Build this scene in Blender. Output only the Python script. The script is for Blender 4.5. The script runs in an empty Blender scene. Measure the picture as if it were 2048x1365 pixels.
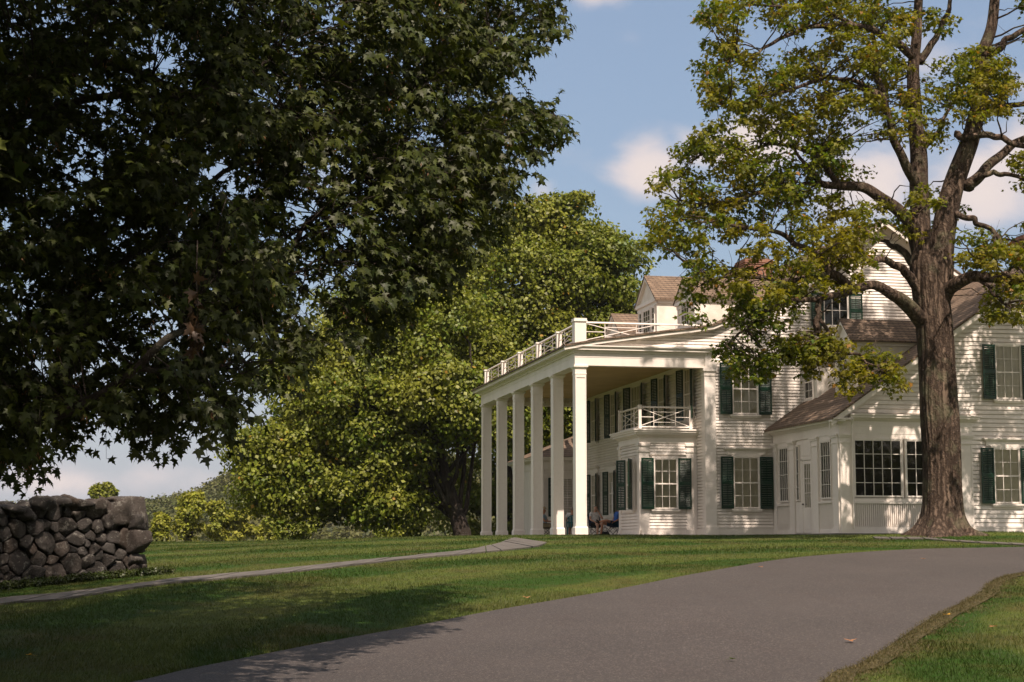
import bpy, math, random
import numpy as np
from mathutils import Vector
rng = np.random.default_rng(7)
random.seed(7)
S = bpy.context.scene
COL = S.collection

# ------------------------------------------------------------------ camera, sky, sun, exposure
EYE = 1.6
W, H, F, YH = 2048.0, 1365.0, 3530.0, 1098.0
TH = math.atan((YH - H / 2) / F)
cam = bpy.data.objects.new('camera', bpy.data.cameras.new('camera'))
COL.objects.link(cam)
cam.data.sensor_width = 36.0
cam.data.lens = F / W * 36.0
cam.data.clip_start = 0.1
cam.data.clip_end = 9000
cam.location = (0, 0, EYE)
cam.rotation_euler = (math.pi / 2 + TH, 0, 0)
S.camera = cam
SUN_EL = math.radians(55.0)
SUN_AZ = math.atan2(0.285, -0.958)          # measured from +Y towards +X
sv = Vector((math.sin(SUN_AZ) * math.cos(SUN_EL), math.cos(SUN_AZ) * math.cos(SUN_EL), math.sin(SUN_EL)))
sun = bpy.data.objects.new('sun', bpy.data.lights.new('sun', 'SUN'))
COL.objects.link(sun)
sun.rotation_euler = sv.to_track_quat('Z', 'Y').to_euler()
sun.data.energy = 5.0
sun.data.angle = math.radians(0.55)
sun.data.color = (1.0, 0.835, 0.70)
SKY_STRENGTH = 0.078
S.view_settings.view_transform = 'Standard'
S.view_settings.look = 'None'
S.view_settings.exposure = 0.55
S.view_settings.gamma = 1.0
S.render.engine = 'CYCLES'
S.cycles.max_bounces = 8
S.cycles.transparent_max_bounces = 16
S.cycles.use_adaptive_sampling = True
S.cycles.adaptive_threshold = 0.015
S.cycles.use_denoising = True
S.cycles.sample_clamp_indirect = 6.0


# ------------------------------------------------------------------ node helpers
class NT:
    def __init__(s, tree):
        s.t = tree; s.n = tree.nodes; s.l = tree.links
    def node(s, typ, **kw):
        n = s.n.new(typ)
        for k, v in kw.items(): setattr(n, k, v)
        return n
    def put(s, sock, v):
        if isinstance(v, bpy.types.NodeSocket): s.l.new(v, sock)
        elif v is not None:
            if sock.type == 'RGBA' and len(v) == 3: v = (*v, 1)
            sock.default_value = v
    def math(s, op, a, b=None, c=None, clamp=False):
        n = s.node('ShaderNodeMath', operation=op, use_clamp=clamp)
        s.put(n.inputs[0], a)
        if b is not None: s.put(n.inputs[1], b)
        if c is not None: s.put(n.inputs[2], c)
        return n.outputs[0]
    def mix(s, f, a, b, blend='MIX'):
        n = s.node('ShaderNodeMix', data_type='RGBA', blend_type=blend)
        s.put(n.inputs[0], f); s.put(n.inputs[6], a); s.put(n.inputs[7], b)
        return n.outputs[2]
    def ramp(s, f, pts):
        n = s.node('ShaderNodeValToRGB')
        el = n.color_ramp.elements
        while len(el) > 1: el.remove(el[-1])
        el[0].position = pts[0][0]; el[0].color = (*pts[0][1], 1) if len(pts[0][1]) == 3 else pts[0][1]
        for p, c in pts[1:]:
            e = el.new(p); e.color = (*c, 1)
        s.put(n.inputs[0], f)
        return n.outputs[0]
    def noise(s, vec, scale, detail=4, rough=0.55, dist=0.0, col=False):
        n = s.node('ShaderNodeTexNoise')
        n.inputs['Scale'].default_value = scale; n.inputs['Detail'].default_value = detail
        n.inputs['Roughness'].default_value = rough; n.inputs['Distortion'].default_value = dist
        if vec is not None: s.l.new(vec, n.inputs['Vector'])
        return n.outputs['Color' if col else 'Fac']
    def obj(s):
        return s.node('ShaderNodeTexCoord').outputs['Object']
    def mapping(s, vec, scale=(1, 1, 1), rot=(0, 0, 0), loc=(0, 0, 0)):
        n = s.node('ShaderNodeMapping')
        n.inputs['Scale'].default_value = scale; n.inputs['Rotation'].default_value = rot; n.inputs['Location'].default_value = loc
        s.l.new(vec, n.inputs['Vector'])
        return n.outputs[0]
    def maprange(s, v, a, b, c=0.0, d=1.0, smooth=False):
        n = s.node('ShaderNodeMapRange')
        if smooth: n.interpolation_type = 'SMOOTHSTEP'
        s.put(n.inputs[0], v)
        for i, q in enumerate((a, b, c, d)): n.inputs[1 + i].default_value = q
        return n.outputs[0]


def new_mat(name):
    m = bpy.data.materials.new(name); m.use_nodes = True
    nt = NT(m.node_tree); nt.n.clear()
    out = nt.node('ShaderNodeOutputMaterial')
    return m, nt, out


def principled(nt, out, color, rough=0.6, bump=None, bstr=0.3, bdist=0.02, spec=0.5, metal=0.0):
    p = nt.node('ShaderNodeBsdfPrincipled')
    nt.put(p.inputs['Base Color'], color); nt.put(p.inputs['Roughness'], rough)
    p.inputs['Specular IOR Level'].default_value = spec
    p.inputs['Metallic'].default_value = metal
    if bump is not None:
        b = nt.node('ShaderNodeBump')
        b.inputs['Strength'].default_value = bstr; b.inputs['Distance'].default_value = bdist
        nt.l.new(bump, b.inputs['Height']); nt.l.new(b.outputs[0], p.inputs['Normal'])
    if out is not None: nt.l.new(p.outputs[0], out.inputs['Surface'])
    return p


def simple_mat(name, c1, c2=None, scale=3.0, rough=0.6, bstr=0.15, bscale=40.0, spec=0.4, metal=0.0):
    m, nt, out = new_mat(name)
    o = nt.obj()
    c2 = c2 or tuple(x * 0.8 for x in c1)
    f = nt.maprange(nt.noise(o, scale, 5), 0.35, 0.65)
    principled(nt, out, nt.mix(f, c1, c2), rough, nt.noise(o, bscale, 3), bstr, 0.01, spec, metal)
    return m


def paint_mat(name, base, dirt, amt=0.5):
    m, nt, out = new_mat(name)
    o = nt.obj()
    n1 = nt.noise(nt.mapping(o, (1, 1, 0.35)), 1.3, 6, 0.6)
    n2 = nt.noise(o, 9.0, 4, 0.6)
    f = nt.math('MULTIPLY', nt.maprange(n1, 0.45, 0.75), amt)
    f2 = nt.math('MULTIPLY', nt.maprange(n2, 0.5, 0.75), amt * 0.5)
    c = nt.mix(f, base, dirt)
    c = nt.mix(f2, c, dirt)
    principled(nt, out, c, 0.5, nt.noise(o, 30, 4), 0.12, 0.01, 0.35)
    return m


M = {}
M['white'] = paint_mat('white_paint', (0.82, 0.76, 0.70), (0.62, 0.55, 0.49), 0.45)
M['siding'] = paint_mat('clapboard_paint', (0.81, 0.75, 0.69), (0.60, 0.53, 0.46), 0.6)
M['stucco'] = simple_mat('dormer_plaster', (0.79, 0.75, 0.68), (0.66, 0.60, 0.52), 2.0, 0.8, 0.25, 25)
M['ceiling'] = simple_mat('porch_ceiling_boards', (0.72, 0.50, 0.22), (0.62, 0.42, 0.17), 1.0, 0.6)
M['green'] = simple_mat('shutter_paint', (0.003, 0.032, 0.015), (0.004, 0.022, 0.012), 4.0, 0.35, 0.1, 50)
M['curtain'] = simple_mat('curtain_cloth', (0.76, 0.68, 0.53), (0.60, 0.53, 0.41), 2.5, 0.9, 0.2, 8)
M['dark'] = simple_mat('painted_dark_room', (0.012, 0.010, 0.009), (0.03, 0.02, 0.015), 1.5, 0.8)  # backing sheets behind the glass; the room's darkness is put in their colour
M['dim'] = simple_mat('painted_dim_room', (0.10, 0.085, 0.065), (0.05, 0.04, 0.03), 2.2, 0.8)
M['stone_floor'] = simple_mat('porch_stone', (0.26, 0.22, 0.19), (0.20, 0.17, 0.15), 2.0, 0.8)
M['brass'] = simple_mat('old_brass', (0.05, 0.035, 0.02), None, 3, 0.4)
M['lead'] = simple_mat('metal_flashing', (0.14, 0.13, 0.12), None, 3, 0.5, metal=0.3)


def glass_mat():
    m, nt, out = new_mat('window_glass')
    o = nt.obj()
    fr = nt.node('ShaderNodeFresnel'); fr.inputs[0].default_value = 1.5
    b = nt.node('ShaderNodeBump'); b.inputs['Strength'].default_value = 0.08; b.inputs['Distance'].default_value = 0.02
    nt.l.new(nt.noise(o, 2.0, 2), b.inputs['Height'])
    g = nt.node('ShaderNodeBsdfGlossy'); g.inputs['Roughness'].default_value = 0.02
    t = nt.node('ShaderNodeBsdfTransparent'); t.inputs[0].default_value = (0.86, 0.88, 0.86, 1)
    mx = nt.node('ShaderNodeMixShader')
    nt.l.new(fr.outputs[0], mx.inputs[0]); nt.l.new(t.outputs[0], mx.inputs[1]); nt.l.new(g.outputs[0], mx.inputs[2])
    nt.l.new(mx.outputs[0], out.inputs[0])
    return m
M['glass'] = glass_mat()


def course_mat(name, cols, mortar, bw, rh, ms, rough, bstr, noise_s=1.2):
    m, nt, out = new_mat(name)
    o = nt.obj()
    sp = nt.node('ShaderNodeSeparateXYZ'); nt.l.new(o, sp.inputs[0])
    cb = nt.node('ShaderNodeCombineXYZ')
    wob = nt.math('MULTIPLY', nt.noise(o, 3.0, 3), 0.03)
    nt.l.new(nt.math('ADD', sp.outputs[0], sp.outputs[1]), cb.inputs[0])
    nt.l.new(nt.math('ADD', sp.outputs[2], wob), cb.inputs[1])
    br = nt.node('ShaderNodeTexBrick')
    nt.l.new(cb.outputs[0], br.inputs['Vector'])
    br.inputs['Scale'].default_value = 1.0
    br.inputs['Brick Width'].default_value = bw; br.inputs['Row Height'].default_value = rh
    br.inputs['Mortar Size'].default_value = ms; br.inputs['Mortar Smooth'].default_value = 0.2
    br.inputs['Bias'].default_value = 0.0
    nt.put(br.inputs['Color1'], cols[0]); nt.put(br.inputs['Color2'], cols[1]); nt.put(br.inputs['Mortar'], mortar)
    n = nt.noise(o, noise_s, 5)
    c = nt.mix(nt.maprange(n, 0.35, 0.7), br.outputs['Color'], cols[2])
    c = nt.mix(0.55, br.outputs['Color'], c)
    inv = nt.math('SUBTRACT', 1.0, br.outputs['Fac'])
    principled(nt, out, c, rough, nt.math('ADD', inv, nt.math('MULTIPLY', nt.noise(o, 40, 3), 0.3)), bstr, 0.02, 0.25)
    return m
M['shingle'] = course_mat('roof_shingles', [(0.23, 0.165, 0.115), (0.15, 0.105, 0.075), (0.11, 0.08, 0.06)], (0.03, 0.022, 0.018), 0.22, 0.11, 0.012, 0.85, 0.6)
M['brick'] = course_mat('red_brick', [(0.30, 0.125, 0.07), (0.23, 0.09, 0.055), (0.17, 0.07, 0.045)], (0.36, 0.29, 0.23), 0.22, 0.078, 0.009, 0.85, 0.5)


# ------------------------------------------------------------------ mesh helpers
def mesh_from(name, V, Fc, mat, parent=None, smooth=False):
    me = bpy.data.meshes.new(name)
    me.from_pydata([tuple(v) for v in V], [], [tuple(f) for f in Fc])
    if smooth:
        me.polygons.foreach_set('use_smooth', [True] * len(me.polygons))
    me.update()
    if mat is not None: me.materials.append(mat)
    o = bpy.data.objects.new(name, me); COL.objects.link(o)
    if parent is not None: o.parent = parent
    return o


def np_mesh(name, V, tris, mat, parent=None, smooth=False):
    me = bpy.data.meshes.new(name)
    V = np.asarray(V, dtype=np.float32); tris = np.asarray(tris, dtype=np.int32)
    me.vertices.add(len(V)); me.vertices.foreach_set('co', V.ravel())
    k = tris.shape[1]
    me.loops.add(tris.size); me.loops.foreach_set('vertex_index', tris.ravel())
    me.polygons.add(len(tris))
    me.polygons.foreach_set('loop_start', np.arange(0, tris.size, k, dtype=np.int32))
    me.polygons.foreach_set('loop_total', np.full(len(tris), k, dtype=np.int32))
    if smooth: me.polygons.foreach_set('use_smooth', np.ones(len(tris), dtype=bool))
    me.update(calc_edges=True)
    if mat is not None: me.materials.append(mat)
    o = bpy.data.objects.new(name, me); COL.objects.link(o)
    if parent is not None: o.parent = parent
    return o


class MB:
    def __init__(s): s.v = []; s.f = []
    def add(s, V, Fc):
        k = len(s.v); s.v += [tuple(v) for v in V]; s.f += [tuple(i + k for i in f) for f in Fc]
        return s
    def box(s, x0, x1, y0, y1, z0, z1):
        if x0 > x1: x0, x1 = x1, x0
        if y0 > y1: y0, y1 = y1, y0
        if z0 > z1: z0, z1 = z1, z0
        V = [(x0, y0, z0), (x1, y0, z0), (x1, y1, z0), (x0, y1, z0), (x0, y0, z1), (x1, y0, z1), (x1, y1, z1), (x0, y1, z1)]
        return s.add(V, [(0, 3, 2, 1), (4, 5, 6, 7), (0, 1, 5, 4), (1, 2, 6, 5), (2, 3, 7, 6), (3, 0, 4, 7)])
    def frustum(s, x, y, z0, z1, a0, a1, b0=None, b1=None):
        b0 = a0 if b0 is None else b0; b1 = a1 if b1 is None else b1
        V = [(x - a0, y - b0, z0), (x + a0, y - b0, z0), (x + a0, y + b0, z0), (x - a0, y + b0, z0),
             (x - a1, y - b1, z1), (x + a1, y - b1, z1), (x + a1, y + b1, z1), (x - a1, y + b1, z1)]
        return s.add(V, [(0, 3, 2, 1), (4, 5, 6, 7), (0, 1, 5, 4), (1, 2, 6, 5), (2, 3, 7, 6), (3, 0, 4, 7)])
    def prism_y(s, pts, y0, y1):          # polygon in (x,z), extruded along y
        n = len(pts)
        V = [(p[0], y0, p[1]) for p in pts] + [(p[0], y1, p[1]) for p in pts]
        return s.add(V, [tuple(range(n)), tuple(range(2 * n - 1, n - 1, -1))] + [(i, n + i, n + (i + 1) % n, (i + 1) % n) for i in range(n)])
    def prism_x(s, pts, x0, x1):          # polygon in (y,z), extruded along x
        n = len(pts)
        V = [(x0, p[0], p[1]) for p in pts] + [(x1, p[0], p[1]) for p in pts]
        return s.add(V, [tuple(range(n - 1, -1, -1)), tuple(range(n, 2 * n))] + [((i + 1) % n, n + (i + 1) % n, n + i, i) for i in range(n)])
    def bar(s, p, q, r, sides=4):
        return s.tube([p, q], [r, r], sides)
    def tube(s, P, R, sides=6):
        V, Fc = tube_arrays(P, R, sides)
        return s.add(V, Fc)
    def build(s, name, mat, parent=None, smooth=False):
        return mesh_from(name, s.v, s.f, mat, parent, smooth)


def tube_arrays(P, R, sides=6, ridge=None):
    P = [Vector(p) for p in P]; n = len(P)
    V = []; Fc = []
    ref = Vector((0.31, 0.2, 0.93)).normalized()
    prev = None
    for i in range(n):
        d = (P[min(i + 1, n - 1)] - P[max(i - 1, 0)])
        if d.length < 1e-9: d = Vector((0, 0, 1))
        d.normalize()
        if prev is None:
            a = d.cross(ref)
            if a.length < 0.1: a = d.cross(Vector((1, 0, 0)))
        else:
            a = prev - d * prev.dot(d)
        a.normalize(); prev = a
        b = d.cross(a)
        for k in range(sides):
            t = 2 * math.pi * k / sides + (math.pi / 4 if sides == 4 else 0)
            r = R[i]
            if ridge: r *= ridge(i, t)
            V.append(P[i] + (a * math.cos(t) + b * math.sin(t)) * r)
    for i in range(n - 1):
        for k in range(sides):
            k2 = (k + 1) % sides
            Fc.append((i * sides + k, i * sides + k2, (i + 1) * sides + k2, (i + 1) * sides + k))
    Fc.append(tuple(range(sides - 1, -1, -1))); Fc.append(tuple(range((n - 1) * sides, n * sides)))
    return V, Fc


def catmull(P, n):
    P = [np.array(p, float) for p in P]
    P = [2 * P[0] - P[1]] + P + [2 * P[-1] - P[-2]]
    out = []
    for i in range(1, len(P) - 2):
        for j in range(n):
            t = j / n
            out.append(0.5 * ((2 * P[i]) + (-P[i - 1] + P[i + 1]) * t + (2 * P[i - 1] - 5 * P[i] + 4 * P[i + 1] - P[i + 2]) * t * t + (-P[i - 1] + 3 * P[i] - 3 * P[i + 1] + P[i + 2]) * t ** 3))
    out.append(P[-2])
    return out


def empty(name, loc=(0, 0, 0), rz=0.0, label=None, cat=None, group=None, parent=None, kind=None):
    o = bpy.data.objects.new(name, None); COL.objects.link(o)
    o.empty_display_size = 0.2
    o.location = loc; o.rotation_euler = (0, 0, rz)
    if parent is not None: o.parent = parent
    tag(o, label, cat, group, kind)
    return o


def tag(o, label=None, cat=None, group=None, kind=None):
    if label: o['label'] = label
    if cat: o['category'] = cat
    if group: o['group'] = group
    if kind: o['kind'] = kind
    return o


def copy_tree(o, parent=None):
    c = o.copy(); COL.objects.link(c); c.parent = parent
    for ch in list(o.children): copy_tree(ch, c)
    return c


# ------------------------------------------------------------------ survey: rays, terrain
def ray(px, py):
    x = (px - W / 2) / F; y = -(py - H / 2) / F
    return np.array([x, math.cos(TH) - y * math.sin(TH), math.sin(TH) + y * math.cos(TH)])


def at(px, py, Y):                      # the point seen at a pixel at forward distance Y
    r = ray(px, py); t = Y / r[1]
    return np.array([r[0] * t, Y, r[2] * t + EYE])


def proj(P):
    P = np.asarray(P, float)
    X, Y, Z = P[..., 0], P[..., 1], P[..., 2] - EYE
    d = Y * math.cos(TH) + Z * math.sin(TH); up = -Y * math.sin(TH) + Z * math.cos(TH)
    d = np.where(d < 0.05, 0.05, d)
    return W / 2 + F * X / d, H / 2 - F * up / d


KY = [-200, 0, 19, 25, 31.6, 37.4, 45, 52, 58, 64, 72, 85, 100, 130, 200, 350, 900, 4000]
KL = [-1.9, -1.6, -1.43, -1.12, -.77, -.44, -.13, .05, .14, .20, .25, .28, .08, -1.2, -5, -9, -12, -14]
KR = [-1.9, -1.6, -1.43, -1.12, -.77, -.44, -.12, .20, .41, .475, .49, .50, .35, -.8, -5, -9, -12, -14]


def smooth_interp(x, xs, ys):
    return (np.interp(x - 1.6, xs, ys) + 2 * np.interp(x, xs, ys) + np.interp(x + 1.6, xs, ys)) / 4


def terrain(X, Y):
    X = np.asarray(X, float); Y = np.asarray(Y, float)
    zl = smooth_interp(Y, KY, KL); zr = smooth_interp(Y, KY, KR)
    t = X / np.maximum(Y, 5.0)
    f = np.clip((t + 0.20) / 0.22, 0, 1); f = f * f * (3 - 2 * f)
    z = zl * (1 - f) + zr * f
    z = z - 0.055 * np.clip(-X - 6.3, 0, 25) * np.clip((60 - Y) / 30, 0, 1)
    z = z - 0.035 * np.clip(X - 11.0, 0, 12) * np.clip((50 - Y) / 8, 0, 1)
    # mound round the big tree
    d2 = ((X - 14.9) / 3.4) ** 2 + ((Y - 57.0) / 2.6) ** 2
    z = z + 0.17 * np.exp(-d2)
    z = z + 0.02 * np.sin(X * 0.7 + Y * 0.3) * np.sin(Y * 0.45 - X * 0.2)
    return z + EYE


def ground(px, py):
    r = ray(px, py)
    ts = np.linspace(10, 110, 4001)
    d = ts * r[2] + EYE - terrain(ts * r[0], ts * r[1])
    i = np.argmax(d < 0)
    t = ts[i] if d.min() < 0 else ts[-1]
    return np.array([r[0] * t, r[1] * t])


AZ = -0.2026
OX, OY, FLOOR = 2.5493, 65.127, EYE + 0.51


def hw(b, a, h):                        # house frame (b right, a away, h up) to world
    return np.array([OX + math.sin(AZ) * a + math.cos(AZ) * b, OY + math.cos(AZ) * a - math.sin(AZ) * b, FLOOR + h])


# ------------------------------------------------------------------ world: sky with clouds
wd = bpy.data.worlds.new('World'); S.world = wd; wd.use_nodes = True
nt = NT(wd.node_tree); nt.n.clear()
wo = nt.node('ShaderNodeOutputWorld')
sky = nt.node('ShaderNodeTexSky', sky_type='NISHITA')
sky.sun_disc = False; sky.sun_elevation = SUN_EL; sky.sun_rotation = SUN_AZ
sky.altitude = 100; sky.air_density = 1.15; sky.dust_density = 2.2; sky.ozone_density = 1.3
geo = nt.node('ShaderNodeTexCoord').outputs['Generated']
sp = nt.node('ShaderNodeSeparateXYZ'); nt.l.new(geo, sp.inputs[0])
yy = nt.math('MAXIMUM', nt.math('ABSOLUTE', sp.outputs[1]), 0.08)
u_ = nt.math('DIVIDE', sp.outputs[0], yy)
w_ = nt.math('DIVIDE', sp.outputs[2], yy)
cv = nt.node('ShaderNodeCombineXYZ'); nt.l.new(u_, cv.inputs[0]); nt.l.new(nt.math('MULTIPLY', w_, 1.5), cv.inputs[1]); nt.l.new(nt.math('SIGN', sp.outputs[1]), cv.inputs[2])
n1 = nt.noise(cv.outputs[0], 17.0, 8, 0.52, 0.25)
n2 = nt.noise(cv.outputs[0], 5.0, 4, 0.5, 0.1)
tot = None
for (px, py, rx, ry, a) in [(1315, 335, 90, 85, 1.1), (1400, 300, 95, 70, 1.0), (1520, 290, 110, 70, 1.1), (1950, 390, 150, 110, 1.2), (2080, 330, 130, 120, 1.1), (1720, 350, 170, 90, 1.0), (1860, 110, 110, 60, .7), (2050, 180, 60, 50, .6),
                            (1085, 375, 45, 35, .75), (1200, -10, 90, 35, .7), (100, 960, 160, 40, .85), (330, 955, 150, 35, .6), (470, 900, 120, 30, .45), (-300, 800, 300, 140, .9), (2600, 500, 300, 200, .9)]:
    r = ray(px, py)
    u0, w0 = r[0] / r[1], r[2] / r[1]
    du = nt.math('POWER', nt.math('DIVIDE', nt.math('SUBTRACT', u_, u0), rx / F), 2.0)
    dw = nt.math('POWER', nt.math('DIVIDE', nt.math('SUBTRACT', w_, w0), ry / F), 2.0)
    g = nt.math('MULTIPLY', nt.math('EXPONENT', nt.math('MULTIPLY', nt.math('ADD', du, dw), -1.0)), a)
    tot = g if tot is None else nt.math('MAXIMUM', tot, g)
dens = nt.math('ADD', nt.math('MULTIPLY', tot, 0.62), nt.math('MULTIPLY', nt.math('SUBTRACT', n1, 0.5), 1.15))
mask = nt.maprange(dens, 0.12, 0.62, smooth=True)
bgm = nt.math('MULTIPLY', nt.maprange(nt.math('ADD', nt.math('MULTIPLY', n1, .5), nt.math('MULTIPLY', n2, .6)), 0.62, 0.80), 0.35)
mask = nt.math('MULTIPLY', nt.math('MAXIMUM', mask, bgm), 0.86)
front = nt.maprange(sp.outputs[1], 0.0, 0.12)
mask = nt.math('MULTIPLY', mask, front)
shade = nt.maprange(nt.math('ADD', dens, nt.math('MULTIPLY', n2, .3)), 0.35, 0.9)
ccol = nt.mix(shade, (6.6, 5.9, 6.1), (8.2, 6.9, 6.3))
low = nt.maprange(w_, 0.0, 0.16)
skyc = nt.mix(low, nt.mix(0.72, sky.outputs[0], (5.3, 5.35, 6.1)), nt.mix(0.42, sky.outputs[0], (3.3, 4.3, 6.1)))
# warm bright cloud added behind and overhead, unseen, to lift and warm the shade
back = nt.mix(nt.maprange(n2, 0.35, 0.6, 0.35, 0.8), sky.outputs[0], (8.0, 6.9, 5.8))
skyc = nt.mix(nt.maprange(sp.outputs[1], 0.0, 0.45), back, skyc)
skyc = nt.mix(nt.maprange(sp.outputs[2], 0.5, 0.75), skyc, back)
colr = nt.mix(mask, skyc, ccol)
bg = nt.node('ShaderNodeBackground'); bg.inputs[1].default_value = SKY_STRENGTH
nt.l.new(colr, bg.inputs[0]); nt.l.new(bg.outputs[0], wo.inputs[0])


# ------------------------------------------------------------------ ground materials
def mow_sheen(nt, o):
    """curved mowing passes following the driveway"""
    sp = nt.node('ShaderNodeSeparateXYZ'); nt.l.new(o, sp.inputs[0])
    dx = nt.math('SUBTRACT', sp.outputs[0], 16.0); dy = nt.math('SUBTRACT', sp.outputs[1], 22.0)
    r = nt.math('SQRT', nt.math('ADD', nt.math('MULTIPLY', dx, dx), nt.math('MULTIPLY', nt.math('MULTIPLY', dy, dy), 0.72)))
    r = nt.math('ADD', r, nt.math('MULTIPLY', nt.noise(o, 0.4, 3), 0.7))
    return nt.math('SINE', nt.math('MULTIPLY', r, 1.55))


def grass_mat(name, blades):
    m, nt, out = new_mat(name)
    o = nt.obj()
    st = nt.maprange(mow_sheen(nt, o), -0.3, 0.3, smooth=True)
    g1 = nt.mix(st, (0.017, 0.060, 0.002), (0.082, 0.110, 0.017))  # stripe tone stands for light off the laid blades, put into the colour
    n = nt.noise(o, 0.55, 5, 0.6)
    n3 = nt.noise(o, 4.0, 4, 0.65)
    c = nt.mix(nt.maprange(n, 0.46, 0.66), g1, (0.075, 0.070, 0.016))
    c = nt.mix(nt.maprange(n3, 0.42, 0.62), c, nt.mix(0.5, c, (0.028, 0.055, 0.008)))
    if not blades:
        c = nt.mix(nt.maprange(nt.noise(o, 25, 4, .7), .35, .6), nt.mix(0.5, c, (0.045, 0.036, 0.02)), c)
        principled(nt, out, c, 0.9, nt.noise(o, 60, 3), 0.5, 0.03, 0.1)
    else:
        g = nt.node('ShaderNodeNewGeometry')
        c = nt.mix(nt.maprange(g.outputs['Random Per Island'], 0.0, 1.0), nt.mix(0.55, c, (0.03, 0.06, 0.008)), nt.mix(0.22, c, (0.16, 0.15, 0.05)))
        p = principled(nt, None, c, 0.55, spec=0.25)
        t = nt.node('ShaderNodeBsdfTranslucent'); nt.l.new(c, t.inputs[0])
        mx = nt.node('ShaderNodeMixShader'); mx.inputs[0].default_value = 0.3
        nt.l.new(p.outputs[0], mx.inputs[1]); nt.l.new(t.outputs[0], mx.inputs[2]); nt.l.new(mx.outputs[0], out.inputs[0])
    return m
M['lawn'] = grass_mat('lawn_turf', False)
M['blade'] = grass_mat('grass_blades', True)


def asphalt_mat():
    m, nt, out = new_mat('old_asphalt')
    o = nt.obj()
    n = nt.noise(o, 0.35, 5, 0.6)
    c = nt.mix(nt.maprange(n, 0.35, 0.65), (0.056, 0.048, 0.044), (0.045, 0.039, 0.036))
    n2 = nt.noise(nt.mapping(o, (1, .35, 1), (0, 0, .4)), 1.4, 5, 0.6)
    c = nt.mix(nt.math('MULTIPLY', nt.maprange(n2, 0.5, 0.7), 0.5), c, (0.044, 0.035, 0.032))
    v = nt.node('ShaderNodeTexVoronoi'); v.inputs['Scale'].default_value = 62; nt.l.new(o, v.inputs['Vector'])
    sp_ = nt.node('ShaderNodeSeparateColor'); nt.l.new(v.outputs['Color'], sp_.inputs[0])
    c = nt.mix(nt.math('MULTIPLY', nt.math('GREATER_THAN', sp_.outputs[0], 0.90), 0.45), c, (0.22, 0.19, 0.165))
    c = nt.mix(nt.math('MULTIPLY', nt.math('LESS_THAN', sp_.outputs[1], 0.25), 0.5), c, (0.028, 0.022, 0.02))
    v2 = nt.node('ShaderNodeTexVoronoi', feature='DISTANCE_TO_EDGE'); v2.inputs['Scale'].default_value = 0.16
    nt.l.new(nt.mix(0.25, o, nt.noise(o, 1.5, 4, .6, col=True)), v2.inputs['Vector'])
    principled(nt, out, c, 0.8, nt.noise(o, 120, 3), 0.5, 0.01, 0.35)
    return m
M['asphalt'] = asphalt_mat()
M['flag'] = simple_mat('flagstone', (0.105, 0.094, 0.082), (0.075, 0.068, 0.06), 1.2, 0.8, 0.3, 30)


def verge_mat():
    m, nt, out = new_mat('dry_verge')
    o = nt.obj()
    n = nt.noise(o, 9, 5, .7)
    c = nt.ramp(n, [(0.3, (0.022, 0.022, 0.009)), (0.5, (0.065, 0.055, 0.026)), (0.7, (0.12, 0.095, 0.05))])
    principled(nt, out, c, 0.9, nt.noise(o, 40, 4), 0.8, 0.03, 0.1)
    return m
M['verge'] = verge_mat()

# ------------------------------------------------------------------ ground sheet
xs = np.unique(np.concatenate([-np.geomspace(60, 3500, 30)[::-1], np.arange(-60, 60.01, 0.8), np.geomspace(60, 3500, 30)]))
ys = np.unique(np.concatenate([-np.geomspace(10, 300, 12)[::-1], np.arange(-10, 110, 0.7), np.geomspace(110, 4200, 40)]))
XX, YY = np.meshgrid(xs, ys)
ZZ = terrain(XX, YY)
nx, ny = len(xs), len(ys)
idx = np.arange(nx * ny).reshape(ny, nx)
quads = np.stack([idx[:-1, :-1], idx[:-1, 1:], idx[1:, 1:], idx[1:, :-1]], -1).reshape(-1, 4)
g = np_mesh('lawn_ground', np.stack([XX, YY, ZZ], -1).reshape(-1, 3), quads, M['lawn'], smooth=True)
tag(g, kind='structure')


def resample(P, n):
    P = np.asarray(P, float); d = np.r_[0, np.cumsum(np.linalg.norm(np.diff(P, axis=0), axis=1))]
    t = np.linspace(0, d[-1], n)
    return np.stack([np.interp(t, d, P[:, i]) for i in range(P.shape[1])], -1)


def draped_strip(name, L, R, n, m, lift, mat, bev=0.0):
    L = resample(L, n); R = resample(R, n)
    t = np.linspace(0, 1, m)[None, :, None]
    G = L[:, None, :] * (1 - t) + R[:, None, :] * t
    Z = terrain(G[..., 0], G[..., 1]) + lift
    V = np.concatenate([G, Z[..., None]], -1).reshape(-1, 3)
    idx = np.arange(n * m).reshape(n, m)
    q = np.stack([idx[:-1, :-1], idx[:-1, 1:], idx[1:, 1:], idx[1:, :-1]], -1).reshape(-1, 4)
    return np_mesh(name, V, q, mat, smooth=True)


Lpx = [(293, 1364), (391, 1341), (586, 1302), (800, 1262), (946, 1233), (1093, 1207), (1239, 1181), (1400, 1149), (1495, 1132), (1590, 1118), (1716, 1107.5), (1875, 1099.5), (2048, 1096)]
Rpx = [(1650, 1365), (1716, 1334), (1811, 1274), (1875, 1233), (1954, 1192), (2048, 1147.6)]
Lw = [ground(*p) for p in Lpx]; Rw = [ground(*p) for p in Rpx]
l0 = Lw[0] + (Lw[0] - Lw[1]) * 2.2; r0 = Rw[0] + np.array([-0.25, -1.0]) * 8
dl = (Lw[-1] - Lw[-2]); dl = dl / np.linalg.norm(dl); dr = Rw[-1] - Rw[-2]; dr /= np.linalg.norm(dr)
Lw = [l0 + (l0 - Lw[0]) * 3] + [l0] + Lw + [Lw[-1] + dl * 12 + np.array([0, -1.0]), Lw[-1] + dl * 30 + np.array([0, -6.0])]
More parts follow.
